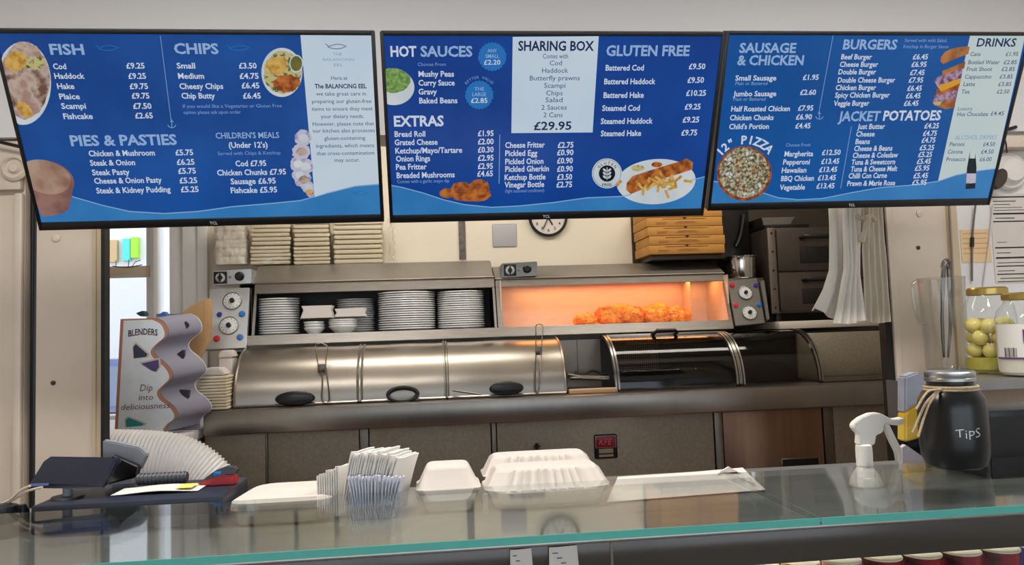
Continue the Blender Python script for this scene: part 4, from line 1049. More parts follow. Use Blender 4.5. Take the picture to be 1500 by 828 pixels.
def bundle(px0, px1, py0, py1, yy, dep, lab, n, wrap=True, grp='film wrapped foam box bundles'):
    xa_, xb_ = P(px0, py1, Y=yy).x, P(px1, py1, Y=yy).x
    za, zb_ = P((px0 + px1) / 2, py1, Y=yy).z, P((px0 + px1) / 2, py0, Y=yy).z
    t = thing('foam_box_bundle', lab, 'takeaway boxes', ((xa_ + xb_) / 2, yy + dep / 2, za), group=grp)
    za = max(za, ztop + 0.002); h = (zb_ - za) / n
    rg = random.Random(int(px0 + py0))
    for k in range(n):
        j = rg.uniform(-0.004, 0.004)
        B(M_foam2).prism([(xa_ + 0.006 + j, yy, za + k * h), (xa_ + 0.001 + j, yy, za + k * h + h * 0.85), (xb_ - 0.001 + j, yy, za + k * h + h * 0.85), (xb_ - 0.006 + j, yy, za + k * h)], (0, dep, 0), bev=h * 0.18).link('foam_box', t)
    if wrap:
        def fn(u, v):
            a = 2 * math.pi * u; c, s_ = math.cos(a), math.sin(a)
            q = (abs(c) ** 8 + abs(s_) ** 8) ** (-1 / 8)
            k = 1.0 + 0.012 * noise.noise(Vector((px0 + c * 3, py0 + s_ * 3, v * 5)))
            return ((xa_ + xb_) / 2 + c * q * ((xb_ - xa_) / 2 + 0.001) * k, yy + dep / 2 + s_ * q * (dep / 2 + 0.008) * k, za + (zb_ - za - 0.001) * v)
        B(M_wrap).grid(fn, 64, 14, closed_u=True).link('plastic_film', t, sharp=20)


YS = 4.150
zhood = ztop
pyb = 387
bundle(366, 426, 360, pyb, YS, 0.11, 'lower film wrapped foam box bundle, second column from the window', 5)
bundle(367, 426, 322, 359, YS, 0.11, 'upper film wrapped foam box bundle, second column from the window', 6)
bundle(429, 484, 361, pyb, YS, 0.11, 'lower film wrapped foam box bundle, third column from the window', 5)
bundle(429, 483, 322, 360, YS, 0.11, 'upper film wrapped foam box bundle, third column from the window', 6)
bundle(488, 561, 322, pyb, YS, 0.11, 'broad cream foam box bundle at the end of the row nearest the bare wall', 9)
# crumpled bag of boxes nearest the window
t = thing('foam_box_bundle', 'crumpled white plastic bag of foam boxes on the range top beside the window', 'takeaway boxes', P(338, pyb, Y=YS + 0.05), group='film wrapped foam box bundles')
xa_, xb_ = P(312, pyb, Y=YS).x, P(361, pyb, Y=YS).x; za, zb_ = max(ztop + 0.002, P(338, pyb, Y=YS).z), P(338, 322, Y=YS).z
for k in range(5):
    B(M_foam2).box(xa_ + 0.01, xb_ - 0.012, YS + 0.01, YS + 0.11, za + k * 0.045, za + k * 0.045 + 0.040, bev=0.008).link('foam_box', t)


def fn(u, v):
    a = 2 * math.pi * u; c, s_ = math.cos(a), math.sin(a); q = (abs(c) ** 5 + abs(s_) ** 5) ** (-0.2)
    k = 0.95 + 0.12 * noise.noise(Vector((c * 3, s_ * 3, v * 6))) + 0.05 * noise.noise(Vector((c * 9, s_ * 9, v * 16)))
    return ((xa_ + xb_) / 2 + c * q * (xb_ - xa_) * 0.5 * k, YS + 0.06 + s_ * q * 0.062 * k, za + (zb_ - za) * v)


M_bag = mat('white_plastic_bag', (232, 226, 214), rough=0.35)
nt = M_bag.node_tree; M_bag.node_tree.nodes['Principled BSDF'].inputs['Alpha'].default_value = 0.55
B(M_bag).grid(fn, 70, 40, closed_u=True).link('plastic_film', t, sharp=25)
b = B(M_wrap).grid(lambda u, v: (P(566, 388, Y=YS).x + 0.012 + 0.035 * u + 0.015 * noise.noise(Vector((u * 3, v * 8, 1))), YS + 0.03 + 0.05 * noise.noise(Vector((u * 6, v * 9, 3))), za + (zb_ - za) * v), 10, 40)
solo('plastic_film', b, 'loose crinkled tail of clear film hanging off the end foam box bundle', 'plastic film')

# wall strip, sticker, clock
xs_, xe_ = P(672, 350, Y=YB).x, P(682, 350, Y=YB).x
solo('wall_strip', B(mat('scuffed_metal_strip', (120, 112, 104), rough=0.4, metal=0.5, noise_amt=0.5, noise_scale=30)).box(xs_, xe_, YB - 0.008, YB, P(677, 380, Y=YB).z, 2.5, bev=0.002), 'narrow scuffed metal strip running up the kitchen wall left of the grey square', 'metal strip')
q0, q1 = P(722, 362, Y=YB), P(756, 328, Y=YB)
solo('wall_plate', B(mat('pale_grey_vinyl', (172, 170, 172), rough=0.4)).box(q0.x, q1.x, YB - 0.006, YB, q0.z, q1.z, bev=0.0055), 'pale grey rounded square plate on the kitchen wall left of the clock', 'wall plate')
cc = P(803, 318, Y=YB - 0.02); ck = thing('wall_clock', 'round black rimmed wall clock half hidden under the middle menu screen', 'clock', (cc.x, YB, cc.z))
MR = Matrix.Translation((cc.x, YB, cc.z)) @ Matrix.Rotation(R(90), 4, 'X')
B(M_black).lathe([(0.110, 0), (0.112, 0.018), (0.106, 0.026), (0.098, 0.026), (0.096, 0.014), (0.0, 0.012)], M=MR, n=48).link('rim', ck)
df = B(M_paper).lathe([(0.096, 0.0145), (0, 0.0145)], M=MR, n=48).link('clock_face', ck)
nb = B(M_ink)
for k in range(1, 13):
    a = R(90 - 30 * k); me = text_mesh(str(k), 0.018, bold=0.01, align='CENTER')
    nb.mesh(me, MR @ Matrix.Translation((0.074 * math.cos(a), 0.074 * math.sin(a) - 0.009, 0.0155))); bpy.data.meshes.remove(me)
nb.link('numerals', df)
B(M_ink).box(-0.004, 0.004, -0.01, 0.05, 0.017, 0.019, M=MR @ Matrix.Rotation(R(-152), 4, 'Z')).link('hour_hand', ck)
B(M_ink).box(-0.0025, 0.0025, -0.012, 0.078, 0.020, 0.022, M=MR @ Matrix.Rotation(R(-205), 4, 'Z')).link('minute_hand', ck)
# dark end of the wall: extractor column and black hood recess
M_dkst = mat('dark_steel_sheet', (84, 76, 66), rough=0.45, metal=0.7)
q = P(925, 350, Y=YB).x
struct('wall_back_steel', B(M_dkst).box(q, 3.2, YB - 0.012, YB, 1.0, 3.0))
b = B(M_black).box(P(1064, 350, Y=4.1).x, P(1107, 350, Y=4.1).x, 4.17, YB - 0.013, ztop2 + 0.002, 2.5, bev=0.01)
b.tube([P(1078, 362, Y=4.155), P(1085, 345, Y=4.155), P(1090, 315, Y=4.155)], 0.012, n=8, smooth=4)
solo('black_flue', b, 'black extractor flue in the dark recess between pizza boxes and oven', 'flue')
# pizza boxes
zpb = P(1005, 372, Y=4.0).z
sb = B(M_dkst).box(P(955, 376, Y=4.02).x, P(1062, 376, Y=4.02).x, 4.02, YB - 0.012, max(zpb - 0.028, ztop2 + 0.002), zpb - 0.002, bev=0.002)
solo('wall_shelf', sb, 'low dark steel shelf carrying the pizza boxes above the hot box', 'shelf')
hb_ = (P(1005, 318, Y=3.99).z - zpb) / 4
for k in range(5):
    lab = ['bottom kraft pizza box of the pile on the range top', 'kraft pizza box second from the bottom of the pile', 'kraft pizza box in the middle of the pile', 'kraft pizza box second from the top of the pile', 'topmost kraft pizza box, partly behind the menu screen'][k]
    dx = [0.0, 0.004, -0.003, -0.006, -0.004][k]
    xa_, xb_ = P(951, 372, Y=3.99).x + dx, P(1062, 372, Y=3.99).x + dx
    za = zpb + k * hb_
    t = thing('pizza_box', lab, 'pizza box', ((xa_ + xb_) / 2, 4.1, za), group='pizza boxes')
    B(M_card).box(xa_, xb_, 3.99, 4.27, za + 0.0005, za + hb_ - 0.0015, bev=0.002).link('carton', t)
    fl = B(mat('cardboard_shade', (150, 100, 44), rough=0.8)).box(xa_ + 0.09, xb_ - 0.09, 3.9885, 3.99, za + hb_ * 0.80, za + hb_ * 0.86)
    fl.m(M_ink).prism([((xa_ + xb_) / 2 - 0.010, 3.988, za + hb_ - 0.002), ((xa_ + xb_) / 2 + 0.010, 3.988, za + hb_ - 0.002), ((xa_ + xb_) / 2, 3.988, za + hb_ - 0.013)], (0, 0.002, 0))
    fl.m(mat('box_print', (156, 106, 50), rough=0.8))
    for a0, a1, zz in ((0.30, 0.52, 0.34), (0.33, 0.49, 0.48), (0.05, 0.12, 0.4), (0.05, 0.10, 0.25)):
        W_ = xb_ - xa_; fl.box(xa_ + W_ * a0 + 0.03, xa_ + W_ * a1 + 0.06, 3.989, 3.99, za + hb_ * zz, za + hb_ * (zz + 0.07))
    fl.link('front_print', t)
# stainless pot on the control panel end
YPT = 4.065; pc = P(1087, 408, Y=YPT); rpt = (P(1110, 400, Y=YPT).x - P(1064, 400, Y=YPT).x) / 2 * 0.91; zt3 = P(1088, 377, Y=YPT).z
pb_ = F(1090, 407).z
b = B(M_steel_d).box(xR_ + 0.014, P(1118, 400, Y=Y2).x, Y2 + 0.0, YK + 0.04, zz0 + 0.02, pb_ - 0.0, bev=0.003); b.link('end_housing', rg_)
pt = thing('saucepan', 'shiny stainless bain marie pot standing on the dials housing beside the oven', 'pot', (pc.x, YPT, pb_ + 0.001))
B(M_chrome).lathe([(0, pb_ + 0.002), (rpt * 0.93, pb_ + 0.002), (rpt * 0.95, pb_ + 0.006), (rpt * 0.97, zt3 - 0.005), (rpt * 1.05, zt3), (rpt * 1.05, zt3 + 0.004), (rpt * 0.95, zt3 - 0.001), (rpt * 0.93, pb_ + 0.01), (0, pb_ + 0.008)], c=(pc.x, YPT, 0), n=40).link('pot_body', pt)
B(M_chrome).tube([(pc.x - 0.01, YPT - rpt, zt3 - 0.004), (pc.x - 0.012, YPT - rpt - 0.025, zt3 - 0.006), (pc.x - 0.014, YPT - rpt - 0.045, zt3 - 0.010)], 0.006, n=8).link('handle', pt)

# pizza oven
YO = 3.97
xo0, xo1 = P(1127, 400, Y=YO).x, P(1292, 400, Y=YO).x
zo0, zo1 = P(1180, 458, Y=YO).z, P(1180, 333, Y=YO).z
zs0, zs1 = P(1180, 481, Y=YO).z, P(1180, 470, Y=YO).z
M_oven = mat('oven_dull_steel', (86, 78, 72), rough=0.4, metal=0.75, noise_amt=0.1, noise_scale=10)
solo('white_board', B(mat('white_worn_board', (206, 196, 182), rough=0.5)).box(xo0 + 0.015, xo1 + 0.05, YO - 0.05, YB - 0.013, zs0, zs1, bev=0.003), 'long white board across the range end carrying the pizza oven', 'board')
ov = thing('pizza_oven', 'dull steel double deck pizza oven behind the hanging aprons', 'oven', ((xo0 + xo1) / 2, YO + 0.15, zs1))
b = B(M_oven).box(xo0, xo1, YO, YB - 0.02, zo0, zo1, bev=0.006)
for x in (xo0 + 0.05, xo1 - 0.05):
    for y in (YO + 0.04, YB - 0.08): b.m(M_black).cyl((x, y, zs1 + 0.001), (x, y, zo0 + 0.004), 0.02, n=14)
b.link('oven_body', ov)
b = B(mat('oven_edge_strip', (140, 130, 120), rough=0.35, metal=0.85)).box(xo0 - 0.004, xo0 + 0.040, YO - 0.012, YO + 0.004, zo0, zo1, bev=0.004)
for k in range(5):
    c = Vector((xo0 + 0.018, YO - 0.012, zo0 + 0.03 + (zo1 - zo0 - 0.06) * k / 4)); b.m(M_black).lathe([(0.006, 0), (0.006, 0.003), (0, 0.004)], M=Matrix.Translation(c) @ Matrix.Rotation(R(90), 4, 'X'), n=12)
b.link('edge_strip', ov)
zm = P(1180, 398, Y=YO).z
for a, c in ((zm + 0.004, zo1 - 0.012), (zo0 + 0.010, zm - 0.004)):
    d = B(M_oven).box(xo0 + 0.045, xo1 - 0.01, YO - 0.018, YO, a, c, bev=0.004).link('door', ov)
    B(mat('dark_oven_glass', (22, 18, 16), rough=0.12)).box(xo0 + 0.17, xo1 - 0.05, YO - 0.021, YO - 0.016, a + (c - a) * 0.18, a + (c - a) * 0.58, bev=0.002).link('door_window', d)
    zz_ = a + (c - a) * 0.80
    B(M_black).tube([(xo0 + 0.18, YO - 0.016, zz_), (xo0 + 0.19, YO - 0.05, zz_), (xo0 + 0.22, YO - 0.058, zz_), (xo1 - 0.10, YO - 0.058, zz_), (xo1 - 0.07, YO - 0.05, zz_), (xo1 - 0.06, YO - 0.016, zz_)], 0.012, n=10).link('handle', d)
tz = zo1 + 0.001
b = B(M_black).box(xo0 + 0.004, xo0 + 0.26, YO + 0.03, YB - 0.05, tz, tz + 0.022, bev=0.006)
solo('baking_tray', b, 'black flat baking tray lying on top of the pizza oven', 'tray')
xa_ = P(1086, 325, Y=YO + 0.1).x; xb_ = P(1152, 325, Y=YO + 0.1).x
b = B(M_steel)
zt4 = tz + 0.023
b.prism([(xo0 + 0.01, YO + 0.06, zt4), (xo0 + 0.003, YO + 0.06, zt4 + 0.04), (xo0 - 0.002, YO + 0.06, zt4 + 0.043), (xo0 + 0.2, YO + 0.06, zt4 + 0.043), (xo0 + 0.19, YO + 0.06, zt4 + 0.04), (xo0 + 0.165, YO + 0.06, zt4)], (0, 0.22, 0), bev=0.003)
solo('steel_pan', b, 'shallow stainless pan on the black tray above the oven', 'pan')

# cable-free hooks and the aprons hanging at the end of the opening
M_ap2 = mat('striped_cream_cotton', (214, 202, 182), rough=0.9, noise_amt=0.06, noise_scale=60, stretch=(6, 6, 0.3))


YW = YP - 0.105
hd = thing('hanging_apron', 'off white cotton apron hanging in folds, flared at its lower corner towards the oven', 'apron', P(1228, 470, Y=YW), group='aprons by the post')
ztw = P(1235, 296, Y=YW).z
X_ = lambda px, py=400: P(px, py, Y=YW).x


def itp(v, ks):
    for (a, p), (c, q) in zip(ks, ks[1:]):
        if v <= c: return p + (q - p) * (v - a) / (c - a)
    return ks[-1][1]


def hang(name, left, right, bot, ytop, y0, amp, nf, mt, t, seed):
    def fn(u, v):
        pl_, pr_ = itp(v, left), itp(v, right); yb_ = itp(u, bot)
        px_ = pl_ + (pr_ - pl_) * u; py_ = ytop + (yb_ - ytop) * v
        dy = amp * (0.4 + 0.6 * v) * math.sin(u * math.pi * nf + seed + 0.5 * math.sin(3 * v + seed)) + 0.008 * noise.noise(Vector((u * 5 + seed, v * 3, seed)))
        p = P(px_, py_, Y=y0); return (p.x, y0 + dy, p.z)
    return B(mt).grid(fn, 110, 40, thick=0.005).link(name, t, sharp=80)


hang('apron_cloth', [(0, 1214), (0.5, 1217), (0.62, 1216), (0.80, 1206), (1.0, 1190)], [(0, 1250), (1, 1256)], [(0, 455), (0.08, 452), (0.3, 462), (0.6, 472), (1, 470)], 298, YW + 0.03, 0.011, 6, M_fabric, hd, 1.0)
hang('apron_fold', [(0, 1236), (0.55, 1238), (1, 1222)], [(0, 1262), (0.6, 1260), (1, 1268)], [(0, 474), (0.5, 475), (1, 468)], 298, YW - 0.014, 0.010, 8, M_fabric, hd, 2.2)
B(M_steel_d).tube([(X_(1240, 300), YP - 0.03, ZH - 0.001), (X_(1240, 300), YP - 0.05, ztw + 0.02), (X_(1240, 300), YW, ztw + 0.0), (X_(1240, 300), YW - 0.03, ztw - 0.002), (X_(1240, 300), YW - 0.035, ztw + 0.02)], 0.004).link('hook', hd)
hd2 = thing('hanging_apron', 'cream cotton apron with a knotted tie, hanging over the edge of the right post', 'apron', P(1283, 472, Y=YW), group='aprons by the post')
hang('apron_cloth', [(0, 1263), (0.4, 1262), (1, 1266)], [(0, 1293), (0.3, 1296), (1, 1307)], [(0, 470), (0.5, 474), (1, 471)], 298, YW + 0.005, 0.010, 9, M_ap2, hd2, 4.0)
b = B(M_ap2).tube([P(1254, 316, Y=YW - 0.03), P(1264, 320, Y=YW - 0.04), P(1276, 317, Y=YW - 0.035), P(1282, 324, Y=YW - 0.03)], 0.009, n=8, smooth=4)
b.tube([P(1272, 318, Y=YW - 0.045), P(1268, 334, Y=YW - 0.046), P(1262, 355, Y=YW - 0.044)], [0.008, 0.012, 0.012, 0.012, 0.011, 0.010, 0.012, 0.012, 0.010], n=8, smooth=4)
b.link('tie', hd2)
B(M_steel_d).tube([(X_(1280, 300), YP - 0.03, ZH - 0.001), (X_(1280, 300), YP - 0.05, ztw + 0.02), (X_(1280, 300), YW, ztw + 0.0), (X_(1280, 300), YW - 0.02, ztw - 0.002), (X_(1280, 300), YW - 0.025, ztw + 0.02)], 0.004).link('hook', hd2)

# ---------------------------------------------------------------- left of the range
# low side bench under the window carrying sack and sauce stand
zb_s = 1.13
xb0, xb1 = -2.2, x0r - 0.02
sb = thing('side_bench', 'plain white bench under the kitchen window at the end of the range', 'bench', ((xb0 + xb1) / 2, 3.6, 0.18))
B(mat('white_bench_top', (222, 220, 216), rough=0.4)).box(xb0, xb1, 3.34, YB - 0.11, zb_s - 0.04, zb_s, bev=0.004).link('bench_top', sb)
B(M_wall).box(xb0 + 0.03, xb1 - 0.03, 3.38, YB - 0.12, 0.19, zb_s - 0.042).link('cupboard', sb)
# brown paper sack leaning on the range end
YQ = 3.62
q = [P(v[0], v[1], Y=YQ) for v in ((252, 480), (272, 452), (304, 436), (303, 494), (278, 545), (250, 545))]
b = B(M_kraft).prism([p for p in q], (0.0, 0.09, 0.0), bev=0.006)
solo('paper_sack', b, 'brown kraft paper sack standing between the window and the range dials', 'sack')
# sauce sachet stand with wavy edge
YD = 3.38
st = thing('sauce_display_stand', 'tall pale blue cardboard dip pot stand with a wavy copper edge', 'display stand', (P(225, 640, Y=YD).x, YD + 0.1, zb_s))
M_cardb = mat('pale_blue_card', (232, 242, 250), rough=0.5, noise_amt=0.04, noise_scale=20)
M_copper = mat('copper_card_edge', (190, 132, 106), rough=0.5)
M_lilac = mat('lilac_grey_card', (132, 130, 144), rough=0.6)
wav = [(228, 466), (240, 472), (246, 483), (245, 492), (237, 499), (228, 508), (226, 515), (230, 522), (241, 531), (250, 541), (253, 552), (245, 561), (236, 570), (236, 578), (241, 585), (252, 593), (260, 604), (259, 612), (251, 618), (245, 625), (243, 632)]


def dense(pts, n=4):
    out = []; N = len(pts)
    for i in range(N - 1):
        p0, p1, p2, p3 = [Vector((*pts[max(0, min(N - 1, i + k))], 0)) for k in (-1, 0, 1, 2)]
        for s_ in range(n):
            u = s_ / n; v = 0.5 * ((2 * p1) + (p2 - p0) * u + (2 * p0 - 5 * p1 + 4 * p2 - p3) * u * u + (3 * p1 - p0 - 3 * p2 + p3) * u ** 3); out.append((v.x, v.y))
    out.append(pts[-1]); return out


W_ = dense(wav)
zfl = zb_s + 0.002


def wavy_sheet(corner, curve, left_px, yy, z0, thick):
    """rows from the straight left edge to the wavy right edge, top to bottom"""
    cv = [p for p in (P(a, c, Y=yy) for a, c in curve) if p.z > z0 + 0.003]
    cv.append(Vector((cv[-1].x, yy, z0)))
    a, l = P(*corner, Y=yy), P(*left_px, Y=yy)

    def fn(u, v):
        p = cv[int(round(v * (len(cv) - 1)))]; xl_ = a.x + (l.x - a.x) * (p.z - a.z) / (l.z - a.z)
        return (xl_ + (p.x - xl_) * u, yy, p.z)
    return B().grid(fn, 6, len(cv) - 1, thick=thick), a


b, ca_ = wavy_sheet((177, 466), W_, (168, 640), YD, zfl, 0.003)
b.mats = [M_copper]; b.link('front_panel', st)
b, _ = wavy_sheet((181, 470), [(a - 5.2, c + 2.5) for a, c in W_], (172, 640), YD - 0.004, zfl + 0.002, 0)
b.mats = [M_cardb]; pf = b.link('printed_face', st)
# side wall strip following the wave, running back to the rear panel
dxb = Vector((P(286, 500, Y=YD).x - P(247, 500, Y=YD).x, 0.10, P(247, 500, Y=YD).z - P(247, 506, Y=YD).z))
wv = [P(a, c, Y=YD) for a, c in W_]
wv = [p for p in wv if p.z > zfl]
B(M_lilac).grid(lambda u, v: wv[min(len(wv) - 1, int(round(u * (len(wv) - 1))))] + dxb * v + Vector((0, 0.001, 0)), len(wv) - 1, 3, thick=0.003).link('wavy_tray', st, sharp=60)
p3_ = ca_ + dxb
rear = [p3_] + [w_ + dxb for w_ in wv] + [Vector((wv[-1].x + dxb.x, YD + dxb.y, zfl)), Vector((p3_.x - 0.02, YD + dxb.y, zfl))]
B(M_lilac).m(M_lilac).prism(rear, (0, 0.005, 0)).link('rear_panel', st)
B(mat('white_cut_edge', (222, 214, 206), rough=0.6)).tube([w_ + dxb + Vector((0.001, -0.001, 0)) for w_ in wv], 0.0022, n=5).link('rear_edge', st)
# print
def put_text(s_, px0, px1, py, hpx, mt, parent, bold=0.0, yy=YD - 0.0055, shear=0.0, name='lettering', arc=0.0):
    a, c = P(px0, py, Y=yy), P(px1, py, Y=yy); h = abs(P(px0, py - hpx / 2, Y=yy).z - P(px0, py + hpx / 2, Y=yy).z)
    me = text_mesh(s_, h, width=c.x - a.x, bold=bold)
    Wd = c.x - a.x
    for v in me.vertices:
        if arc: v.co.y -= arc * ((v.co.x / Wd - 0.5) ** 2) * 4
        v.co.x += shear * v.co.y
    M = Matrix.Translation((a.x, yy, (a.z + c.z) / 2 - h / 2)) @ Matrix.Rotation(R(90), 4, 'X')
    o = B(mt).mesh(me, M).link(name, parent); bpy.data.meshes.remove(me); return o


M_dkblue = mat('dark_slate_print', (40, 44, 66), rough=0.6); M_brown = mat('brown_print', (128, 92, 84), rough=0.6)
put_text('BLENDERS', 188, 231, 486, 9, M_dkblue, pf, 0.02, arc=0.006)
put_text('Dip', 205, 223, 568, 10, M_brown, pf, 0.0, shear=0.15); put_text('into', 203, 224, 582, 8.5, M_brown, pf, 0.0, shear=0.15); put_text('deliciousness', 177, 248, 595, 9, M_brown, pf, 0.0, shear=0.15)
b = B(M_copper).tube([P(192, 492, Y=YD - 0.0055), P(210, 489, Y=YD - 0.0055), P(226, 491, Y=YD - 0.0055)], 0.0014, n=5, smooth=4); b.link('underline', pf)
for pts, mt, wl in (([(195, 509), (199, 504), (216, 519), (214, 523), (196, 525)], mat('slate_pot', (62, 68, 92), rough=0.5), ((200, 503), (218, 517))),
                    ([(207, 533), (232, 527), (233, 538), (228, 545), (222, 543)], mat('purple_pot', (92, 76, 128), rough=0.5), ((206, 530), (224, 523))),
                    ([(184, 616), (188, 612), (211, 621), (208, 624), (185, 626)], mat('teal_pot', (28, 148, 146), rough=0.5), ((196, 609), (206, 614)))):
    b = B(M_paper)
    cx_ = sum(p[0] for p in pts) / len(pts); cy_ = sum(p[1] for p in pts) / len(pts)
    b.face([P(cx_ + (p[0] - cx_) * 1.22 + 1, cy_ + (p[1] - cy_) * 1.22 - 1, Y=YD - 0.005) for p in pts])
    b.m(mt).face([P(p[0], p[1], Y=YD - 0.006) for p in pts]); b.link('pot_picture', pf)
# dip sachets in the waves
M_sach = mat('dark_sachet', (38, 36, 48), rough=0.35); M_sachb = mat('blue_sachet', (66, 110, 170), rough=0.35); M_sacht = mat('teal_sachet', (20, 70, 82), rough=0.35)
for pts, mt, lab in (([(262, 488), (266, 476), (272, 470), (277, 476), (270, 489)], M_sach, 'dark dip pot in the top wave of the cardboard stand'),
                     ([(254, 522), (268, 512), (270, 522), (264, 538), (256, 536)], M_sach, 'dark dip pot in the second wave of the cardboard stand'),
                     ([(256, 570), (276, 572), (277, 584), (270, 590), (264, 586)], M_sach, 'dark dip pot in the third wave of the cardboard stand'),
                     ([(198, 459), (209, 455), (213, 462), (206, 464)], M_sacht, 'teal dip pot on top of the cardboard stand, near its copper corner'),
                     ([(230, 462), (240, 456), (244, 464), (238, 469)], M_sachb, 'blue dip pot on top of the cardboard stand, beside the first wave')):
    yy = YD + 0.05
    solo('dip_pot', B(mt).prism([P(a, c, Y=yy) for a, c in pts], (0, 0.05, 0), bev=0.003), lab, 'dip pot', 'dip pots in the stand')

# ---------------------------------------------------------------- the service counter
ZG = 1.265                                     # top of the glass
GF, GR = P(750, 787, Z=ZG).y, P(750, 711, Z=ZG).y
ZW = 1.223                                     # steel worktop under it
xw0, xw1 = -1.2, 1.75
YW1 = P(905, 698, Z=ZW).y + 0.01
M_work = mat('streaky_brushed_steel', (112, 113, 110), rough=0.42, metal=0.25, noise_amt=0.16, noise_scale=9, stretch=(1, 12, 1))
sc_ = thing('service_counter', 'long steel topped service counter with a dark fascia', 'counter', ((xw0 + xw1) / 2, 1.3, 0.0))
B(M_work).box(xw0, xw1, GF + 0.03, YW1, ZW - 0.012, ZW - 0.0006, bev=0.002).link('worktop', sc_)
zb1 = P(1290, 815, Y=GF + 0.02).z
B(M_case).box(xw0, xw1, GF + 0.018, GF + 0.028, zb1, ZG - 0.0125, bev=0.001).link('front_fascia', sc_)
sx = P(896, 815, Y=GF + 0.018).x
B(M_steel_d).box(sx - 0.0015, sx + 0.0015, GF + 0.0165, GF + 0.018, zb1, ZG - 0.016).link('fascia_seam', sc_)
B(M_steel).box(xw0, xw1, GF + 0.011, GF + 0.018, ZG - 0.0165, ZG - 0.0115, bev=0.001).link('fascia_rail', sc_)
zsf = P(1290, 813, Y=GF + 0.065).z             # tops of the tubs inside
B(M_case).box(xw0, xw1, GF + 0.03, YW1 - 0.03, 0.002, zsf - 0.09).box(xw0, xw1, GF + 0.20, YW1 - 0.03, zsf - 0.088, ZW - 0.0125).link('base_cabinet', sc_)
B(M_glass).box(xw0, xw1, GF + 0.020, GF + 0.024, zsf - 0.089, zb1 - 0.0005).link('front_glass', sc_)
gt = thing('glass_top', 'thick glass counter top with a green front edge, carrying the tips jar', 'glass top', ((xw0 + xw1) / 2, (GF + GR) / 2, ZW))
xj = P(1122, 722, Z=ZG).x
for (a, c) in ((xw0, xj), (xj + 0.002, xw1)):
    b = B(M_gtop).box(a, c, GF, GR, ZG - 0.009, ZG)
    b.m(M_teal).box(a, c, GF - 0.001, GF - 0.0001, ZG - 0.0091, ZG - 0.0001)
    b.link('glass_sheet', gt)
for xq in (-0.78, P(711, 730, Y=GR - 0.004).x, 1.6):
    B(mat('pale_support', (206, 204, 196), rough=0.3)).box(xq - 0.0035, xq + 0.0035, GR - 0.012, GR - 0.002, ZW, ZG - 0.0093, bev=0.001).link('glass_support', gt)
for xq in (-0.78, 1.6):
    B(M_steel).box(xq - 0.03, xq + 0.03, GF + 0.035, GF + 0.06, ZW, ZG - 0.0093).link('glass_support', gt)
# paper labels hanging on the fascia
for a, c, lab in ((747, 778, 'narrow white paper label taped on the dark fascia under the green glass edge'), (804, 845, 'wider white paper label taped on the dark fascia, nearer the middle seam')):
    xa_, xb_ = P(a, 805, Y=GF + 0.015).x, P(c, 805, Y=GF + 0.015).x; zt_ = ZG - 0.018
    b = B(M_paper).grid(lambda u, v: (xa_ + (xb_ - xa_) * u + 0.004 * v * (u - 0.3), GF + 0.0135 - 0.001 * v - 0.001 * math.sin(u * 5), zt_ - (zt_ - zb1 + 0.012) * v), 8, 8, thick=0.0005)
    b.m(M_ink)
    for k in range(4): b.box(xa_ + (xb_ - xa_) * (0.1 + 0.15 * (k % 3)), xa_ + (xb_ - xa_) * (0.3 + 0.14 * (k % 3)), GF + 0.0105, GF + 0.011, zt_ - 0.007 - 0.006 * k, zt_ - 0.0062 - 0.006 * k)
    solo('paper_label', b, lab, 'paper label', 'labels on the fascia')
# small tubs behind the front glass
M_tubr = mat('berry_swirl_tub', (190, 24, 40), rough=0.25, c2=(64, 12, 24), noise_scale=26); M_tuby = mat('yellow_tub', (226, 204, 96), rough=0.4); M_tubp = mat('pink_tub', (222, 160, 170), rough=0.4); M_tubb = mat('blue_tub', (70, 70, 150), rough=0.35)
M_lidc = mat('cream_tub_lid', (236, 224, 184), rough=0.5)
for px, mt, lab in ((1046, M_tuby, 'yellow tub at the end of the row under the counter, only its rim showing'), (1112, M_tuby, 'second yellow tub from the row end under the counter'), (1172, M_tuby, 'yellow tub beside the pink tub under the counter'),
                    (1232, M_tubp, 'pink tub with cream lid in the row under the counter'), (1292, M_tubr, 'red berry tub beside the pink one under the counter'), (1350, M_tubr, 'red berry tub second from the pink one under the counter'),
                    (1408, M_tubr, 'red berry tub third from the pink one under the counter'), (1465, M_tubr, 'red berry tub next to the blue one under the counter'), (1522, M_tubb, 'blue tub at the row end under the counter')):
    c = P(px, 817, Y=GF + 0.065); r = 0.0245
    t = thing('tub', lab, 'tub', (c.x, GF + 0.065, zsf - 0.0895), group='tubs under the counter')
    B(mt).lathe([(0, zsf - 0.0895), (r * 0.7, zsf - 0.0895), (r * 0.98, zsf - 0.006), (r, zsf - 0.003), (0, zsf - 0.003)], c=(c.x, GF + 0.065, 0), n=32).link('pot', t)
    B(M_lidc if mt is not M_tuby else mt).lathe([(r * 1.0, zsf - 0.0028), (r * 1.0, zsf - 0.0012), (r * 0.95, zsf), (0, zsf)], c=(c.x, GF + 0.065, 0), n=32).link('lid', t)
cl = bpy.data.lights.new('case_lamp', 'AREA'); cl.shape = 'RECTANGLE'; cl.size = 1.1; cl.size_y = 0.03; cl.energy = 1.1; cl.color = (1.0, 0.93, 0.82)
co = bpy.data.objects.new('case_lamp', cl); COL.objects.link(co); co.location = (0.8, GF + 0.10, ZW - 0.014)

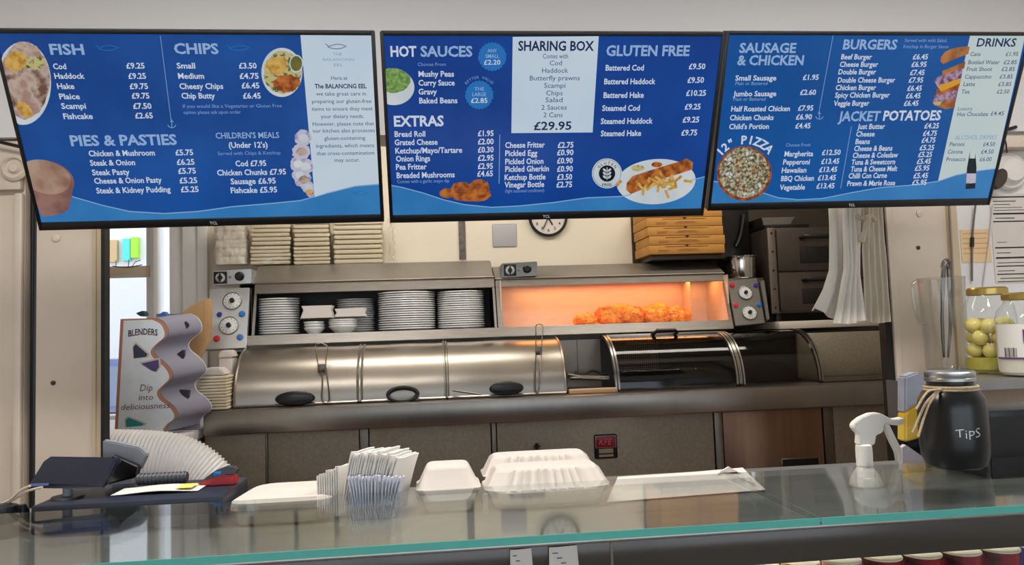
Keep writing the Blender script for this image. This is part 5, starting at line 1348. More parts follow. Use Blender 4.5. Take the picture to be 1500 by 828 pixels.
# ---------------------------------------------------------------- on the worktop: counter items scaled about the camera, factor baked into the numbers
# clamshell boxes
def clam(x0, x1, yn, yf_, z0, h, lab, grp, ribs=True, rz=0.0):
    cx_, cy_ = (x0 + x1) / 2, (yn + yf_) / 2; hw, hd_ = (x1 - x0) / 2, (yf_ - yn) / 2
    t = thing('clamshell_box', lab, 'takeaway box', (cx_, cy_, z0), rz, grp)

    def shell(zs, inset, nm, rib=False):
        def fn(u, v):
            a = 2 * math.pi * u; c, s_ = math.cos(a), math.sin(a); q = (abs(c) ** 7 + abs(s_) ** 7) ** (-1 / 7)
            i = min(len(zs) - 1, int(v * (len(zs) - 1) + 0.5)); ins = inset[i]
            rb = (0.00224 * (1 if math.sin(a * 44) > 0 else -1)) if rib and 1 <= i <= len(zs) - 4 and (abs(abs(s_) - abs(c)) > 0.2) else 0
            k = max(0.0, 1 - ins / min(hw, hd_)) if ins > min(hw, hd_) * 0.5 else None
            if k is not None: return (c * q * hw * k, s_ * q * hd_ * k, zs[i])
            return (c * q * (hw - ins + rb), s_ * q * (hd_ - ins + rb), zs[i])
        return B(M_foam).grid(fn, 176, len(zs) - 1, closed_u=True).link(nm, t, world=False, sharp=45)
    m_ = min(hw, hd_)
    shell([0, 0, h * 0.1, h * 0.42, h * 0.46, h * 0.47], [m_, 0.01602, 0.01282, 0.0032, 0.0, 0.0], 'base')
    shell([h * 0.48, h * 0.52, h * 0.56, h * 0.92, h * 0.98, h, h], [0.0, 0.0, 0.00427, 0.01602, 0.01922, 0.02243, m_], 'lid', ribs)
    return t


YC = GR + 0.00641
c0, c1 = P(722, 735, Z=ZW), P(896, 722, Z=ZW)
h1 = P(800, 686, Y=YC + 0.01602).z - ZW
clam(P(713, 725, Y=YC).x, P(898, 725, Y=YC).x, YC, YC + 0.1068, ZW + 0.0, h1, 'white ribbed foam clamshell box right of the napkins, in front of its twin', 'foam clamshells on the worktop')
h2 = P(790, 664, Y=YC + 0.13884).z - ZW
t1 = clam(P(709, 690, Y=YC + 0.11748).x, P(876, 690, Y=YC + 0.11748).x, YC + 0.112, YC + 0.20559, ZW + 0.0, h2 * 0.98, 'taller white ribbed foam clamshell box behind the front clamshell', 'foam clamshells on the worktop')
h3 = P(655, 676, Y=YC + 0.08544).z - ZW
clam(P(604, 725, Y=YC + 0.01602).x + 0.00534, P(706, 725, Y=YC + 0.01602).x, YC + 0.01602, YC + 0.11748, ZW, h3, 'smooth white foam clamshell box squeezed between napkins and ribbed boxes', 'foam clamshells on the worktop', ribs=False)
# white tray left of the napkins
x0_, x1_ = P(348, 755, Y=GR + 0.01068).x, P(452, 745, Y=GR + 0.01068).x
tp = P(440, 713, Y=1.2602).z
def fnt(u, v):
    a = 2 * math.pi * u; c, s_ = math.cos(a), math.sin(a); q = (abs(c) ** 6 + abs(s_) ** 6) ** (-1 / 6)
    pr = [(1, 0), (1.0, 0.0016), (0.98, 0.01068), (0.80, 0.01388), (0.0, 0.01388)]
    k, z = pr[min(4, int(v * 4 + 0.5))]
    yy_ = s_ * q * 0.083 * k
    return (c * q * (0.082 - 0.10 * (yy_ + 0.083)) * k, yy_, z)
tl = B(M_foam).grid(fnt, 64, 4, closed_u=True)
bmesh.ops.transform(tl.bm, matrix=Matrix.Translation(((x0_ + x1_) / 2 + 0.01068, GR + 0.08811, ZW + 0.02403)), verts=tl.bm.verts)
tl.box((x0_ + x1_) / 2 - 0.055, (x0_ + x1_) / 2 + 0.065, GR + 0.01602, GR + 0.1602, ZW, ZW + 0.02456, bev=0.00534)
solo('foam_tray', tl, 'plain white foam tray with rounded corners, between the till and the napkins', 'tray')
# napkins fanned in a holder
nh = thing('napkin_holder', 'low clear napkin caddy packed with fanned white napkins', 'napkin holder', (P(545, 755, Z=ZW).x, 1.1748, ZW))
YQ_ = GR + 0.00641; nx0, nx1 = P(474, 748, Y=YQ_).x, P(580, 745, Y=YQ_).x
b = B(M_pot).box(nx0 - 0.00214, nx1 + 0.00214, YQ_, YQ_ + 0.00107, ZW + 0.00053, ZW + 0.0267).box(nx0 - 0.00214, nx1 + 0.00214, YQ_ + 0.09612, YQ_ + 0.09719, ZW + 0.00053, ZW + 0.03204).box(nx0 - 0.00374, nx0 - 0.00214, YQ_, YQ_ + 0.09719, ZW + 0.00053, ZW + 0.03204).box(nx1 + 0.00214, nx1 + 0.00374, YQ_, YQ_ + 0.09719, ZW + 0.00053, ZW + 0.03204)
b.link('caddy', nh)
M_nap = mat('white_napkin', (232, 226, 218), rough=0.85); M_nap2 = mat('cool_white_napkin', (206, 208, 220), rough=0.85)
rg = random.Random(4); NN = 30


def napkin(x, y, w_, h_, lean, tw, mt, lab, grp, th=0.00203, rz=0.0):
    def fn(u, v):
        return (lean * v ** 1.5 + tw * (u - 0.5) * 0.01068 + 0.0008 * math.sin(v * 4 + tw * 9), w_ * (u - 0.5), h_ * v - 0.00214 * abs(math.sin(u * 5 + tw * 4)) * v)
    o = B(mt).grid(fn, 4, 8, thick=th).link('napkin')
    o.location = (x, y, ZW + 0.00107); o.rotation_euler = (0, 0, rz); return tag(o, lab, 'napkin', grp)


for k in range(NN):
    f_ = k / (NN - 1); x = nx0 + 0.00214 + (nx1 - nx0 - 0.00534) * f_
    pxn = 470 + 110 * f_
    topy = 696 - 40 * f_ if f_ < 0.34 else 664 + 3 * math.sin(k * 1.7) + (8 if f_ > 0.93 else 0)
    y = YQ_ + 0.05607 + rg.uniform(-0.0004, 0.0004)
    h_ = P(pxn, topy, Y=y - 0.0267).z - ZW + rg.uniform(-0.00214, 0.00214)
    lean = (0.00214 if f_ < 0.34 else 0.01922 + 0.00641 * f_) + rg.uniform(-0.00008, 0.00008)
    where = 'short napkins at the tray end of the caddy' if f_ < 0.34 else 'tall fanned napkins in the middle of the caddy' if f_ < 0.72 else 'tall napkins leaning toward the smooth clamshell box'
    napkin(x, y, 0.066, h_, lean, rg.uniform(-0.02, 0.02), M_nap, 'white paper napkin among the ' + where, 'short napkins' if f_ < 0.34 else 'tall middle napkins' if f_ < 0.72 else 'tall leaning napkins', 0.0019, R(-28))
for k in range(17):                            # shorter bluish row in front
    f_ = k / 16; x = nx0 + 0.04699 + (nx1 - nx0 - 0.05233) * f_
    h_ = P(512 + 75 * f_, 697, Y=YQ_ + 0.01068).z - ZW + rg.uniform(-0.0016, 0.0016)
    napkin(x, YQ_ + 0.00961, 0.01175, h_, -0.00854 + 0.01495 * k / 8 if k < 9 else 0.00107 + 0.01816 * (k - 9) / 7, rg.uniform(-0.03, 0.03), M_nap2, 'bluish white napkin in the short front row of the caddy', 'front row napkins', 0.00182, R(-18))
# loose white paper sheet and its bent corner
q = [P(889, 737, Z=ZW + 0.00107), P(1122, 719, Z=ZW + 0.00107), P(1088, 688, Z=ZW + 0.00107), P(905, 700, Z=ZW + 0.00107)]
for p in q: p.y = min(max(p.y, GR + 0.00267), YW1 - 0.004)
b = B(M_paper)
b.grid(lambda u, v: (q[0] * (1 - u) + q[1] * u) * (1 - v) + (q[3] * (1 - u) + q[2] * u) * v + Vector((0, 0, 0.0016 + 0.00534 * max(0, u + v - 1.6) ** 1.0)), 20, 12, thick=0.00107)
solo('paper_sheet', b, 'large white paper sheet lying flat on the worktop right of the clamshells', 'paper')
c = P(1070, 692, Y=1.3884); 
b = B(M_paper).prism([P(1052, 694, Y=1.3937), P(1068, 684, Y=1.3937), P(1086, 694, Y=1.3937)], (0, 0.00534, 0))
b.box(P(1056, 694, Y=1.3884).x, P(1082, 694, Y=1.3884).x, 1.3937, 1.4044, ZW + 0.00053, P(1070, 693, Y=1.3884).z)
solo('paper_pack', b, 'peaked corner of a folded white paper pack behind the sheet, below the range door', 'paper')
p0, p1 = P(1064, 686, Z=ZG + 0.00214), P(1118, 719, Z=ZG + 0.00214)
b = B(M_pot).tube([(p1.x - 0.00214, GR + 0.0, ZG + 0.00299), (p1.x - 0.00107, GR - 0.0534, ZG + 0.00299), (p1.x + 0.00214, GR - 0.11748, ZG + 0.00299)], 0.00267, n=8)
solo('joint_strip', b, 'clear plastic strip over the joint in the glass top', 'strip')

# till corner
tl_ = thing('cash_drawer', 'dark navy cash drawer under the card reader at the partition end', 'cash drawer', (P(215, 720, Y=1.3030).x, 1.3030, ZW))
xt0, xt1 = P(44, 745, Y=1.2282).x, min(P(372, 716, Y=1.2282).x, (x0_ + x1_) / 2 + 0.01068 - 0.086)
ztd = P(330, 703, Y=1.3670).z
B(M_navy).box(xt0, xt1, 1.2282, 1.3884, ZW + 0.0032, ztd - 0.00053, bev=0.00427).link('drawer_case', tl_)
B(M_black).box(xt0 + 0.00801, xt1 - 0.00801, 1.2261, 1.2293, ZW + 0.00801, ztd - 0.00801, bev=0.00107).link('drawer_front', tl_)
for x in (xt0 + 0.0267, xt1 - 0.0267):
    for y in (1.2496, 1.3617): B(M_black).cyl((x, y, ZW), (x, y, ZW + 0.00374), 0.00801, n=12).link('foot', tl_)
# customer display / card till on a stem
YT = 1.2816
td = thing('customer_display', 'glossy black slanted till display on a short grey stem', 'till display', (P(100, 738, Y=YT).x, YT, ztd))
top = [P(v[0], v[1], Y=YT + 0.04806) for v in ((74, 668), (160, 667))]
midl, midr = P(62, 676, Y=YT + 0.03204), P(157, 676, Y=YT + 0.03204)
front_l, front_r = P(42, 710, Y=YT - 0.02136), P(136, 712, Y=YT - 0.02136)
b = B(M_glossnavy)
b.prism([front_l, midl, top[0], top[0] + Vector((0, 0.01068, -0.01602)), midl + Vector((0, 0.01602, -0.01602)), front_l + Vector((0, 0.0, -0.00641))], (front_r - front_l) * 1.0 + Vector((0.01602, 0, 0)), bev=0.00214)
b.link('screen_housing', td)
b = B(M_black).prism([P(138, 712, Y=YT - 0.01869) + Vector((0.01762, 0, 0)), P(159, 676, Y=YT + 0.03204) + Vector((0.0032, 0, 0)), P(160, 667, Y=YT + 0.04806) + Vector((0.0032, 0, 0)), P(203, 684, Y=YT + 0.06942), P(199, 700, Y=YT + 0.06942), P(150, 712, Y=YT + 0.0534)], (0.0, 0.01602, 0), bev=0.00214)
b.link('side_housing', td)
b = B(mat('pale_blue_edge', (110, 120, 176), rough=0.25)).prism([front_l + Vector((0.00214, -0.00187, 0.00107)), front_l + Vector((0.02937, -0.00187, 0.00053)), front_l + Vector((0.02937, -0.00187, -0.00267)), front_l + Vector((0.00107, -0.00187, -0.0032))], (0, 0.00107, 0))
b.link('edge_highlight', td)
st_ = P(99, 726, Y=YT)
B(M_grey).cyl((st_.x, YT, ztd), (st_.x, YT, P(99, 705, Y=YT).z), 0.00694, n=18).link('stem', td)
B(mat('dark_grey_plate', (60, 62, 70), rough=0.4)).lathe([(0, 0), (0.02403, 0), (0.02243, 0.00267), (0, 0.0032)], c=(st_.x, YT, ztd), n=24).link('base_plate', td)
# grey machine behind it
YM = 1.3713
q = [P(v[0], v[1], Y=YM) for v in ((150, 645), (168, 648), (205, 656), (215, 667), (204, 690), (150, 690))]
b = B(M_grey).prism(q, (0, 0.01602, 0), bev=0.00214)
x_ = P(178, 690, Y=YM).x
b.box(x_ - 0.01602, x_ + 0.01602, YM - 0.0, YM + 0.01602, ztd + 0.00053, P(178, 689, Y=YM).z)
solo('card_terminal', b, 'mid grey angular card terminal back, behind the black till display', 'card terminal')
b = B(mat('dark_grey_roll', (66, 68, 74), rough=0.5)).cyl(Vector((P(196, 695, Y=1.3350).x, 1.3510, ztd + 0.01041)), Vector((P(270, 695, Y=1.3350).x, 1.3510, ztd + 0.01041)), 0.00854, n=20)
for k in range(12):
    a = Vector((P(198 + 6 * k, 695, Y=1.3350).x, 1.3510, ztd + 0.01041)); b.cyl(a, a + Vector((0.0032, 0, 0)), 0.00988, n=20)
solo('ribbed_roller', b, 'dark grey ribbed roller lying in front of the white hose', 'roller')
pa = P(182, 708, Z=ztd); 
b = B(M_paper).grid(lambda u, v: (P(176, 707, Y=1.3083).x + (P(300, 703, Y=1.3083).x - P(176, 707, Y=1.3083).x) * u, 1.2709 + 0.055 * v, ztd + 0.0016 + 0.0032 * math.sin(3 * u) ** 2), 16, 6, thick=0.0008)
yl = mat('yellow_sticker', (226, 214, 96), rough=0.6); xs1 = P(262, 705, Y=1.2923).x
b.m(yl).box(xs1, xs1 + 0.02403, 1.2763, 1.3136, ztd + 0.00561, ztd + 0.00614)
solo('receipt', b, 'white receipt paper with a yellow sticker lying on the cash drawer', 'receipt')
# stapler
ys = 1.3136; sx0, sx1 = P(330, 700, Y=ys).x, min(P(388, 690, Y=ys).x, xt1 - 0.00214)
sx1 = xt1 - 0.003; sx0 = sx1 - 0.062
sp_ = thing('stapler', 'red and black stapler at the end of the cash drawer', 'stapler', ((sx0 + sx1) / 2, ys, ztd))
M_redp = mat('red_plastic', (180, 30, 40), rough=0.3)
B(M_redp).prism([(sx0, ys, ztd + 0.0006), (sx0 + 0.012, ys, ztd + 0.009), (sx1 - 0.016, ys, ztd + 0.017), (sx1, ys, ztd + 0.014), (sx1, ys, ztd + 0.0006)], (0, 0.02, 0), bev=0.002).link('base', sp_)
ta = B(M_glossnavy).prism([(sx0 + 0.010, ys - 0.001, ztd + 0.0095), (sx0 + 0.026, ys - 0.001, ztd + 0.022), (sx1 - 0.014, ys - 0.001, ztd + 0.030), (sx1 + 0.002, ys - 0.001, ztd + 0.026), (sx1 + 0.002, ys - 0.001, ztd + 0.018), (sx1 - 0.016, ys - 0.001, ztd + 0.0175)], (0, 0.022, 0), bev=0.002).link('top_arm', sp_)
B(M_blue).box(sx1 - 0.034, sx1 - 0.022, ys - 0.002, ys, ztd + 0.017, ztd + 0.023, bev=0.0006).link('blue_button', ta)
# white concertina hose
YH = 3.10
pth = [(140, 668), (165, 668), (210, 669), (250, 673), (284, 684), (312, 704), (330, 732), (338, 764)]
pts = [P(a, c, Y=YH) for a, c in pth]
r0 = (P(200, 630, Y=YH).z - P(200, 708, Y=YH).z) / 2
NP = 44; dn = []
for i in range(len(pts) - 1):
    p0, p1, p2, p3 = [pts[max(0, min(len(pts) - 1, i + k))] for k in (-1, 0, 1, 2)]
    for s_ in range(NP):
        u = s_ / NP; dn.append(0.5 * ((2 * p1) + (p2 - p0) * u + (2 * p0 - 5 * p1 + 4 * p2 - p3) * u * u + (3 * p1 - p0 - 3 * p2 + p3) * u ** 3))
rad = [r0 * (1.0 - 0.045 * (1 + math.cos(2 * math.pi * k / 6.0))) * (1 if k < len(dn) * 0.45 else 1 - 0.35 * ((k / len(dn) - 0.45) / 0.55)) for k in range(len(dn))]
b = B(mat('white_concertina_plastic', (240, 238, 236), rough=0.5)).tube(dn, rad, n=40)
solo('concertina_hose', b, 'fat white concertina duct hose curving down beside the cash drawer', 'hose')
sb2 = thing('hose_stand', 'plain stand under the white hose behind the worktop', 'stand', (P(200, 720, Y=YH).x, YH, 0.18))
zz_ = min(p.z for p in dn[:118]) - r0 - 0.035
B(M_dark).box(P(120, 720, Y=YH).x, P(262, 720, Y=YH).x, YH - 0.08, YH + 0.11, 0.19, zz_ + 0.012).link('cupboard', sb2)
# wires and puck
b = B(mat('cream_cable', (196, 180, 160), rough=0.5)).tube([P(44, 712, Y=1.2442), P(30, 719, Y=1.2496), P(14, 733, Y=1.2549), P(-8, 742, Y=1.2602)], 0.00187, n=6, smooth=4).tube([P(62, 714, Y=1.2442), P(40, 720, Y=1.2496), P(20, 732, Y=1.2549), P(-10, 748, Y=1.2602)], 0.00187, n=6, smooth=4)
solo('cable', b, 'pair of cream cables drooping from the till display to the black puck', 'cable')
c = P(5, 748, Y=1.2496)
b = B(M_black).lathe([(0, ZW), (0.02136, ZW), (0.02243, ZW + 0.01068), (0.01922, c.z + 0.00641), (0.01068, c.z + 0.00961), (0, c.z + 0.00961)], c=(c.x, 1.2496, 0), n=28)
solo('buzzer', b, 'small black round buzzer on the worktop end by the cream cables', 'buzzer')
b = B(M_black).lathe([(0, ZW), (0.00961, ZW), (0.00961, ZW + 0.03204), (0.00534, ZW + 0.04005), (0, ZW + 0.04005)], c=(P(33, 735, Y=1.2816).x, 1.2816, 0), n=16)
solo('plug', b, 'little black plug standing between the buzzer and the cash drawer', 'plug')

# ---------------------------------------------------------------- right end of the counter
# spray bottle
YSB = GR + 0.04005
cb = P(1268, 700, Y=YSB); M_spray = mat('white_spray_plastic', (232, 226, 216), rough=0.4); M_sbody = mat('milky_bottle', (224, 218, 208), rough=0.35)
sb3 = thing('spray_bottle', 'white trigger spray bottle standing behind the glass beside the tips jar', 'spray bottle', (cb.x, YSB, ZW))
zc = P(1270, 683, Y=YSB).z; zn = P(1270, 650, Y=YSB).z
B(M_sbody).lathe([(0, ZW + 0.00053), (0.02563, ZW + 0.00053), (0.0267, ZW + 0.0032), (0.0267, zc - 0.02937), (0.02243, zc - 0.01602), (0.01175, zc), (0.0, zc)], c=(cb.x, YSB, 0), n=32).link('bottle', sb3)
b = B(M_spray).lathe([(0.01015, zc), (0.01335, zc + 0.00107), (0.01282, zn - 0.00214), (0.00961, zn), (0.0, zn)], c=(cb.x, YSB, 0), n=28)
for k in range(28): a = 2 * math.pi * k / 28; b.box(cb.x + 0.01255 * math.cos(a) - 0.00064, cb.x + 0.01255 * math.cos(a) + 0.00064, YSB + 0.01255 * math.sin(a) - 0.00064, YSB + 0.01255 * math.sin(a) + 0.00064, zc + 0.01175, zn - 0.00641)
b.link('collar', sb3)
S_ = lambda px, py: P(px, py, Y=YSB - 0.00748)
hd_ = [(1258, 652), (1259, 636), (1254, 632), (1250, 626), (1252, 620), (1262, 612), (1276, 606), (1288, 605), (1297, 609), (1306, 614), (1314, 614), (1323, 612), (1326, 615), (1326, 620), (1318, 624), (1306, 623), (1298, 620), (1295, 625), (1294, 634), (1284, 638), (1282, 652)]
B(M_spray).prism([S_(*p) for p in hd_], (0, 0.01495, 0), bev=0.0016).link('spray_head', sb3)
b = B(M_spray).prism([S_(*p) for p in ((1296, 622), (1303, 621), (1312, 640), (1321, 658), (1322, 676), (1317, 678), (1315, 664), (1306, 646))], (0, 0.01282, 0), bev=0.0016)
b.link('trigger', sb3)
# tips jar on the glass
YJ = GR - 0.0534
jc = P(1401, 690, Y=YJ); zj = ZG + 0.00053
Z_ = lambda py: P(1401, py, Y=YJ).z
rj = (P(1452, 630, Y=YJ).x - P(1350, 630, Y=YJ).x) / 2 * 0.845
zj0 = zj; zt_ = Z_(536)
tj = thing('tips_jar', 'big matte black glass jar chalked TIPS with a silver lid and twine collar', 'jar', (jc.x, YJ, zj))
M_jar = mat('satin_black_paint', (13, 13, 15), rough=0.28, spec=0.5)
zsh_ = Z_(572)
B(M_jar).lathe([(0, zj), (rj * 0.72, zj), (rj * 0.86, zj + 0.00427), (rj * 0.97, zj + 0.01869), (rj, zj + 0.03738), (rj, zsh_ - 0.0267), (rj * 0.95, zsh_ - 0.01175), (rj * 0.84, zsh_ - 0.00214), (rj * 0.70, zsh_ + 0.00641), (rj * 0.68, Z_(558)), (0, Z_(558))], c=(jc.x, YJ, 0), n=56).link('glass_jar', tj)
zl0 = Z_(558); M_lid = mat('silver_lid', (186, 186, 184), rough=0.3, metal=1.0)
b = B(M_lid).lathe([(rj * 0.70, zl0), (rj * 0.73, zl0 + 0.00107), (rj * 0.735, zl0 + 0.00534), (rj * 0.71, zl0 + 0.00641), (rj * 0.73, zl0 + 0.00801), (rj * 0.73, zl0 + 0.01388), (rj * 0.69, zl0 + 0.01602), (rj * 0.6, zl0 + 0.01602), (rj * 0.56, zl0 + 0.01469), (0, zl0 + 0.01469)], c=(jc.x, YJ, 0), n=56)
b.link('lid', tj)
M_twine = mat('jute_twine', (190, 168, 132), rough=0.9, bump=0.4, bscale=300)
b = B(M_twine)
for dz in (-0.00214, 0.00214): b.tube([(jc.x + rj * 0.76 * math.cos(a * math.pi / 24), YJ + rj * 0.76 * math.sin(a * math.pi / 24), zsh_ + 0.00481 + dz) for a in range(48)], 0.00224, n=6, closed=True)
kn = Vector((jc.x - rj * 0.66, YJ - rj * 0.42, zsh_ + 0.00427))
b.lathe([(0, -0.00427), (0.00481, 0), (0, 0.00427)], c=kn, n=10)
for ex, ez, ey in ((1337, 634, -0.0267), (1345, 640, -0.03097), (1342, 600, -0.0267)):
    e_ = P(ex, ez, Y=YJ + ey - 0.01068); b.tube([kn, (kn + e_) / 2 + Vector((-0.0032, -0.00427, 0.01175)), e_], 0.00182, n=6, smooth=5)
b.link('twine', tj)
me = text_mesh('TiPS', 0.01388, width=0.03631, bold=-0.012)
for v in me.vertices:
    v.co.y += 0.00214 * math.sin(v.co.x * 220) + 0.01602 * v.co.x; a = (v.co.x - 0.01816) / rj + R(-12)
    x_, y_ = v.co.x, v.co.y
    v.co = (jc.x + (rj + 0.00043) * math.sin(a), YJ - (rj + 0.00043) * math.cos(a), Z_(630) - 0.00694 + y_)
B(mat('chalk', (226, 224, 220), rough=0.9)).mesh(me).link('chalk_lettering', tj)
# black box behind the jar
xk0, xk1 = P(1436, 640, Y=1.2602).x, P(1560, 640, Y=1.2602).x
bk = B(M_black).box(xk0, xk1, 1.2496, 1.3617, ZW + 0.00053, P(1470, 601, Y=1.2496).z, bev=0.0032)
bk.m(M_dark).box(xk0 + 0.00801, xk1 - 0.01068, 1.2480, 1.2496, ZW + 0.01068, P(1470, 601, Y=1.2496).z - 0.01068)
solo('black_box', bk, 'plain black box on the worktop behind the tips jar', 'box')
# shelf bracketed to the right post
ZS = P(1448, 547, Y=2.50).z
sA, sB_, sC = P(1309, 531, Z=ZS), P(1356, 540, Z=ZS), P(1520, 566, Z=ZS)
b = B(mat('steel_shelf', (150, 148, 146), rough=0.35, metal=0.8, noise_amt=0.08, noise_scale=5))
sA.y = min(sA.y, YP - 0.03)
sh_pts = [sA, Vector((sB_.x, min(sB_.y, 2.72), ZS)), Vector((P(1420, 560, Z=ZS).x, 2.26, ZS)), Vector((2.3, 2.24, ZS)), Vector((2.6, YP - 0.002, ZS)), Vector((sA.x + 0.01, YP - 0.022, ZS))]
b.prism([p - Vector((0, 0, 0.034)) for p in sh_pts], (0, 0, 0.034), bev=0.002)
for x in (1.75, 2.3): b.prism([(x, YP - 0.022, ZS - 0.034), (x, 2.5, ZS - 0.034), (x, YP - 0.022, ZS - 0.2)], (0.006, 0, 0))
shelf = solo('wall_shelf', b, 'steel shelf fixed to the right post, carrying the jug and pickle jars', 'shelf')
# pickle jar, mayo jar
def glassjar(px0, px1, pyt, pyb, yy, lab, fill):
    c = P((px0 + px1) / 2, pyb, Y=yy); r = (P(px1, 500, Y=yy).x - P(px0, 500, Y=yy).x) / 2 * 0.92
    zt__ = P((px0 + px1) / 2, pyt, Y=yy).z; z0 = ZS + 0.001; H = zt__ - z0
    t = thing('pickle_jar' if fill == 'eggs' else 'sauce_jar', lab, 'jar', (c.x, yy, z0))
    B(M_glass).lathe([(0, z0), (r * 0.85, z0), (r * 0.97, z0 + 0.01), (r, z0 + 0.03), (r, z0 + H * 0.68), (r * 0.92, z0 + H * 0.78), (r * 0.72, z0 + H * 0.88), (r * 0.70, z0 + H * 0.92)], c=(c.x, yy, 0), n=48).link('glass', t)
    b = B(mat('gold_lid', (190, 164, 96), rough=0.3, metal=0.9)).lathe([(r * 0.72, z0 + H * 0.91), (r * 0.76, z0 + H * 0.915), (r * 0.76, z0 + H * 0.98), (r * 0.70, z0 + H), (0, z0 + H)], c=(c.x, yy, 0), n=48); b.link('lid', t)
    if fill == 'eggs':
        B(mat('pickling_vinegar', (178, 168, 74), rough=0.1)).lathe([(0, z0 + 0.004), (r * 0.84, z0 + 0.004), (r * 0.95, z0 + 0.014), (r * 0.975, z0 + 0.03), (r * 0.975, z0 + 0.055), (0, z0 + 0.055)], c=(c.x, yy, 0), n=40).link('vinegar', t)
        m_ = mat('pickled_egg', (214, 198, 116), rough=0.3); rg = random.Random(3); k = 0
        for lay in range(3):
            for j in range(5):
                a = j * 2 * math.pi / 5 + lay * 0.6 + 0.3
                tt = bmesh.new(); bmesh.ops.create_icosphere(tt, subdivisions=3, radius=1)
                M = Matrix.Translation((c.x + r * 0.60 * math.cos(a), yy + r * 0.60 * math.sin(a), z0 + 0.080 + lay * 0.042 + rg.uniform(-0.004, 0.004))) @ Matrix.Rotation(rg.uniform(-0.5, 0.5), 4, 'Y') @ Matrix.Diagonal((r * 0.33, r * 0.33, 0.027, 1))
                B(m_).add(tt, M).link('egg', t)
        lx0, lw = R(-35), 0
    else:
        B(mat('white_sauce', (230, 222, 206), rough=0.4)).lathe([(0, z0 + 0.004), (r * 0.84, z0 + 0.004), (r * 0.95, z0 + 0.014), (r * 0.975, z0 + 0.03), (r * 0.975, z0 + H * 0.62), (0, z0 + H * 0.62)], c=(c.x, yy, 0), n=40).link('sauce', t)
    lb = B(mat('jar_label_white', (226, 222, 214), rough=0.5) if fill != 'eggs' else mat('jar_label_olive', (150, 140, 62), rough=0.5))
    a0, a1 = (R(-24), R(28)) if fill == 'eggs' else (R(-105), R(45))
    za, zb__ = z0 + H * 0.22, z0 + H * (0.42 if fill == 'eggs' else 0.62)
    lb.grid(lambda u, v: (c.x + (r + 0.0012) * math.sin(a0 + (a1 - a0) * u), yy - (r + 0.0012) * math.cos(a0 + (a1 - a0) * u), za + (zb__ - za) * v), 20, 2)
    if fill == 'eggs':
        lb.m(M_paper); wa, wb = R(-20), R(16); za2 = za + 0.001; zb2 = za + (zb__ - za) * 0.5
        lb.grid(lambda u, v: (c.x + (r + 0.002) * math.sin(wa + (wb - wa) * u), yy - (r + 0.002) * math.cos(wa + (wb - wa) * u), za2 + (zb2 - za2) * v), 12, 1)
        bars = (R(-14), R(8))
    else:
        za2 = za; zb2 = za + (zb__ - za) * 0.35; bars = (R(-86), R(-62))
    lb.m(M_ink)
    for k in range(9):
        a = bars[0] + (bars[1] - bars[0]) * k / 9; wd = R(0.8 if k % 3 else 1.6)
        lb.grid(lambda u, v: (c.x + (r + 0.003) * math.sin(a + wd * u), yy - (r + 0.003) * math.cos(a + wd * u), za2 + 0.004 + (zb2 - za2 - 0.008) * v), 1, 1)
    if fill != 'eggs':
        lb.m(mat('purple_label', (96, 50, 120), rough=0.5)).grid(lambda u, v: (c.x + (r + 0.003) * math.sin(R(-52 + 40 * u)), yy - (r + 0.003) * math.cos(R(-52 + 40 * u)), za + (zb__ - za) * (0.45 + 0.4 * v)), 8, 1)
        lb.grid(lambda u, v: (c.x + (r + 0.003) * math.sin(a0 + (a1 - a0) * u), yy - (r + 0.003) * math.cos(a0 + (a1 - a0) * u), za - 0.002 + 0.005 * v), 20, 1)
    lb.link('label', t)


glassjar(1419, 1490, 421, 544, 2.52, 'gold lidded glass jar of pale green pickled eggs on the steel shelf', 'eggs')
glassjar(1470, 1560, 428, 552, 2.32, 'jar of white sauce with a barcoded label beside the pickled eggs', 'sauce')
# clear jug holding tongs
YU = 2.68
jr = (P(1418, 470, Y=YU).x - P(1350, 470, Y=YU).x) / 2 * 0.86; jc_ = P(1386, 520, Y=YU); zj1 = P(1386, 408, Y=YU).z; z0 = ZS + 0.001
jg = thing('measuring_jug', 'tall clear plastic jug on the steel shelf, holding tongs', 'jug', (jc_.x, YU, z0))
B(M_pot).lathe([(0, z0), (jr * 0.86, z0), (jr * 0.9, z0 + 0.006), (jr * 1.0, zj1), (jr * 1.06, zj1 + 0.003), (jr * 0.97, zj1), (jr * 0.86, z0 + 0.008), (0, z0 + 0.006)], c=(jc_.x, YU, 0), n=40).link('jug_body', jg)
hx = jc_.x - jr
B(M_pot).tube([(hx + 0.004, YU, zj1 - 0.008), (hx - 0.028, YU, zj1 - 0.012), (hx - 0.036, YU, zj1 - 0.04), (hx - 0.028, YU, zj1 - 0.12), (hx - 0.016, YU, zj1 - 0.16), (hx + 0.008, YU, zj1 - 0.165)], 0.007, n=8, smooth=4).link('handle', jg)
tg_ = thing('tongs', 'dark metal tongs standing upright in the clear jug', 'tongs', P(1388, 515, Y=YU))
M_tong = mat('dull_tong_metal', (110, 106, 102), rough=0.35, metal=0.9)
for sg in (-1, 1):
    pp = [P(1386 + sg * a, c, Y=YU + 0.01 * sg) for a, c in ((0, 384), (3.5, 392), (4.5, 410), (5.5, 440), (6, 470), (5, 495), (3, 524))]
    B(M_tong).tube(pp, [0.006, 0.008, 0.008, 0.006, 0.006, 0.006, 0.004], n=8).link('arm', tg_)
B(M_tong).tube([P(1380, 392, Y=YU), P(1382, 384, Y=YU), P(1387, 381, Y=YU), P(1392, 386, Y=YU), P(1392, 394, Y=YU)], 0.006, n=8, smooth=3).link('hinge', tg_)
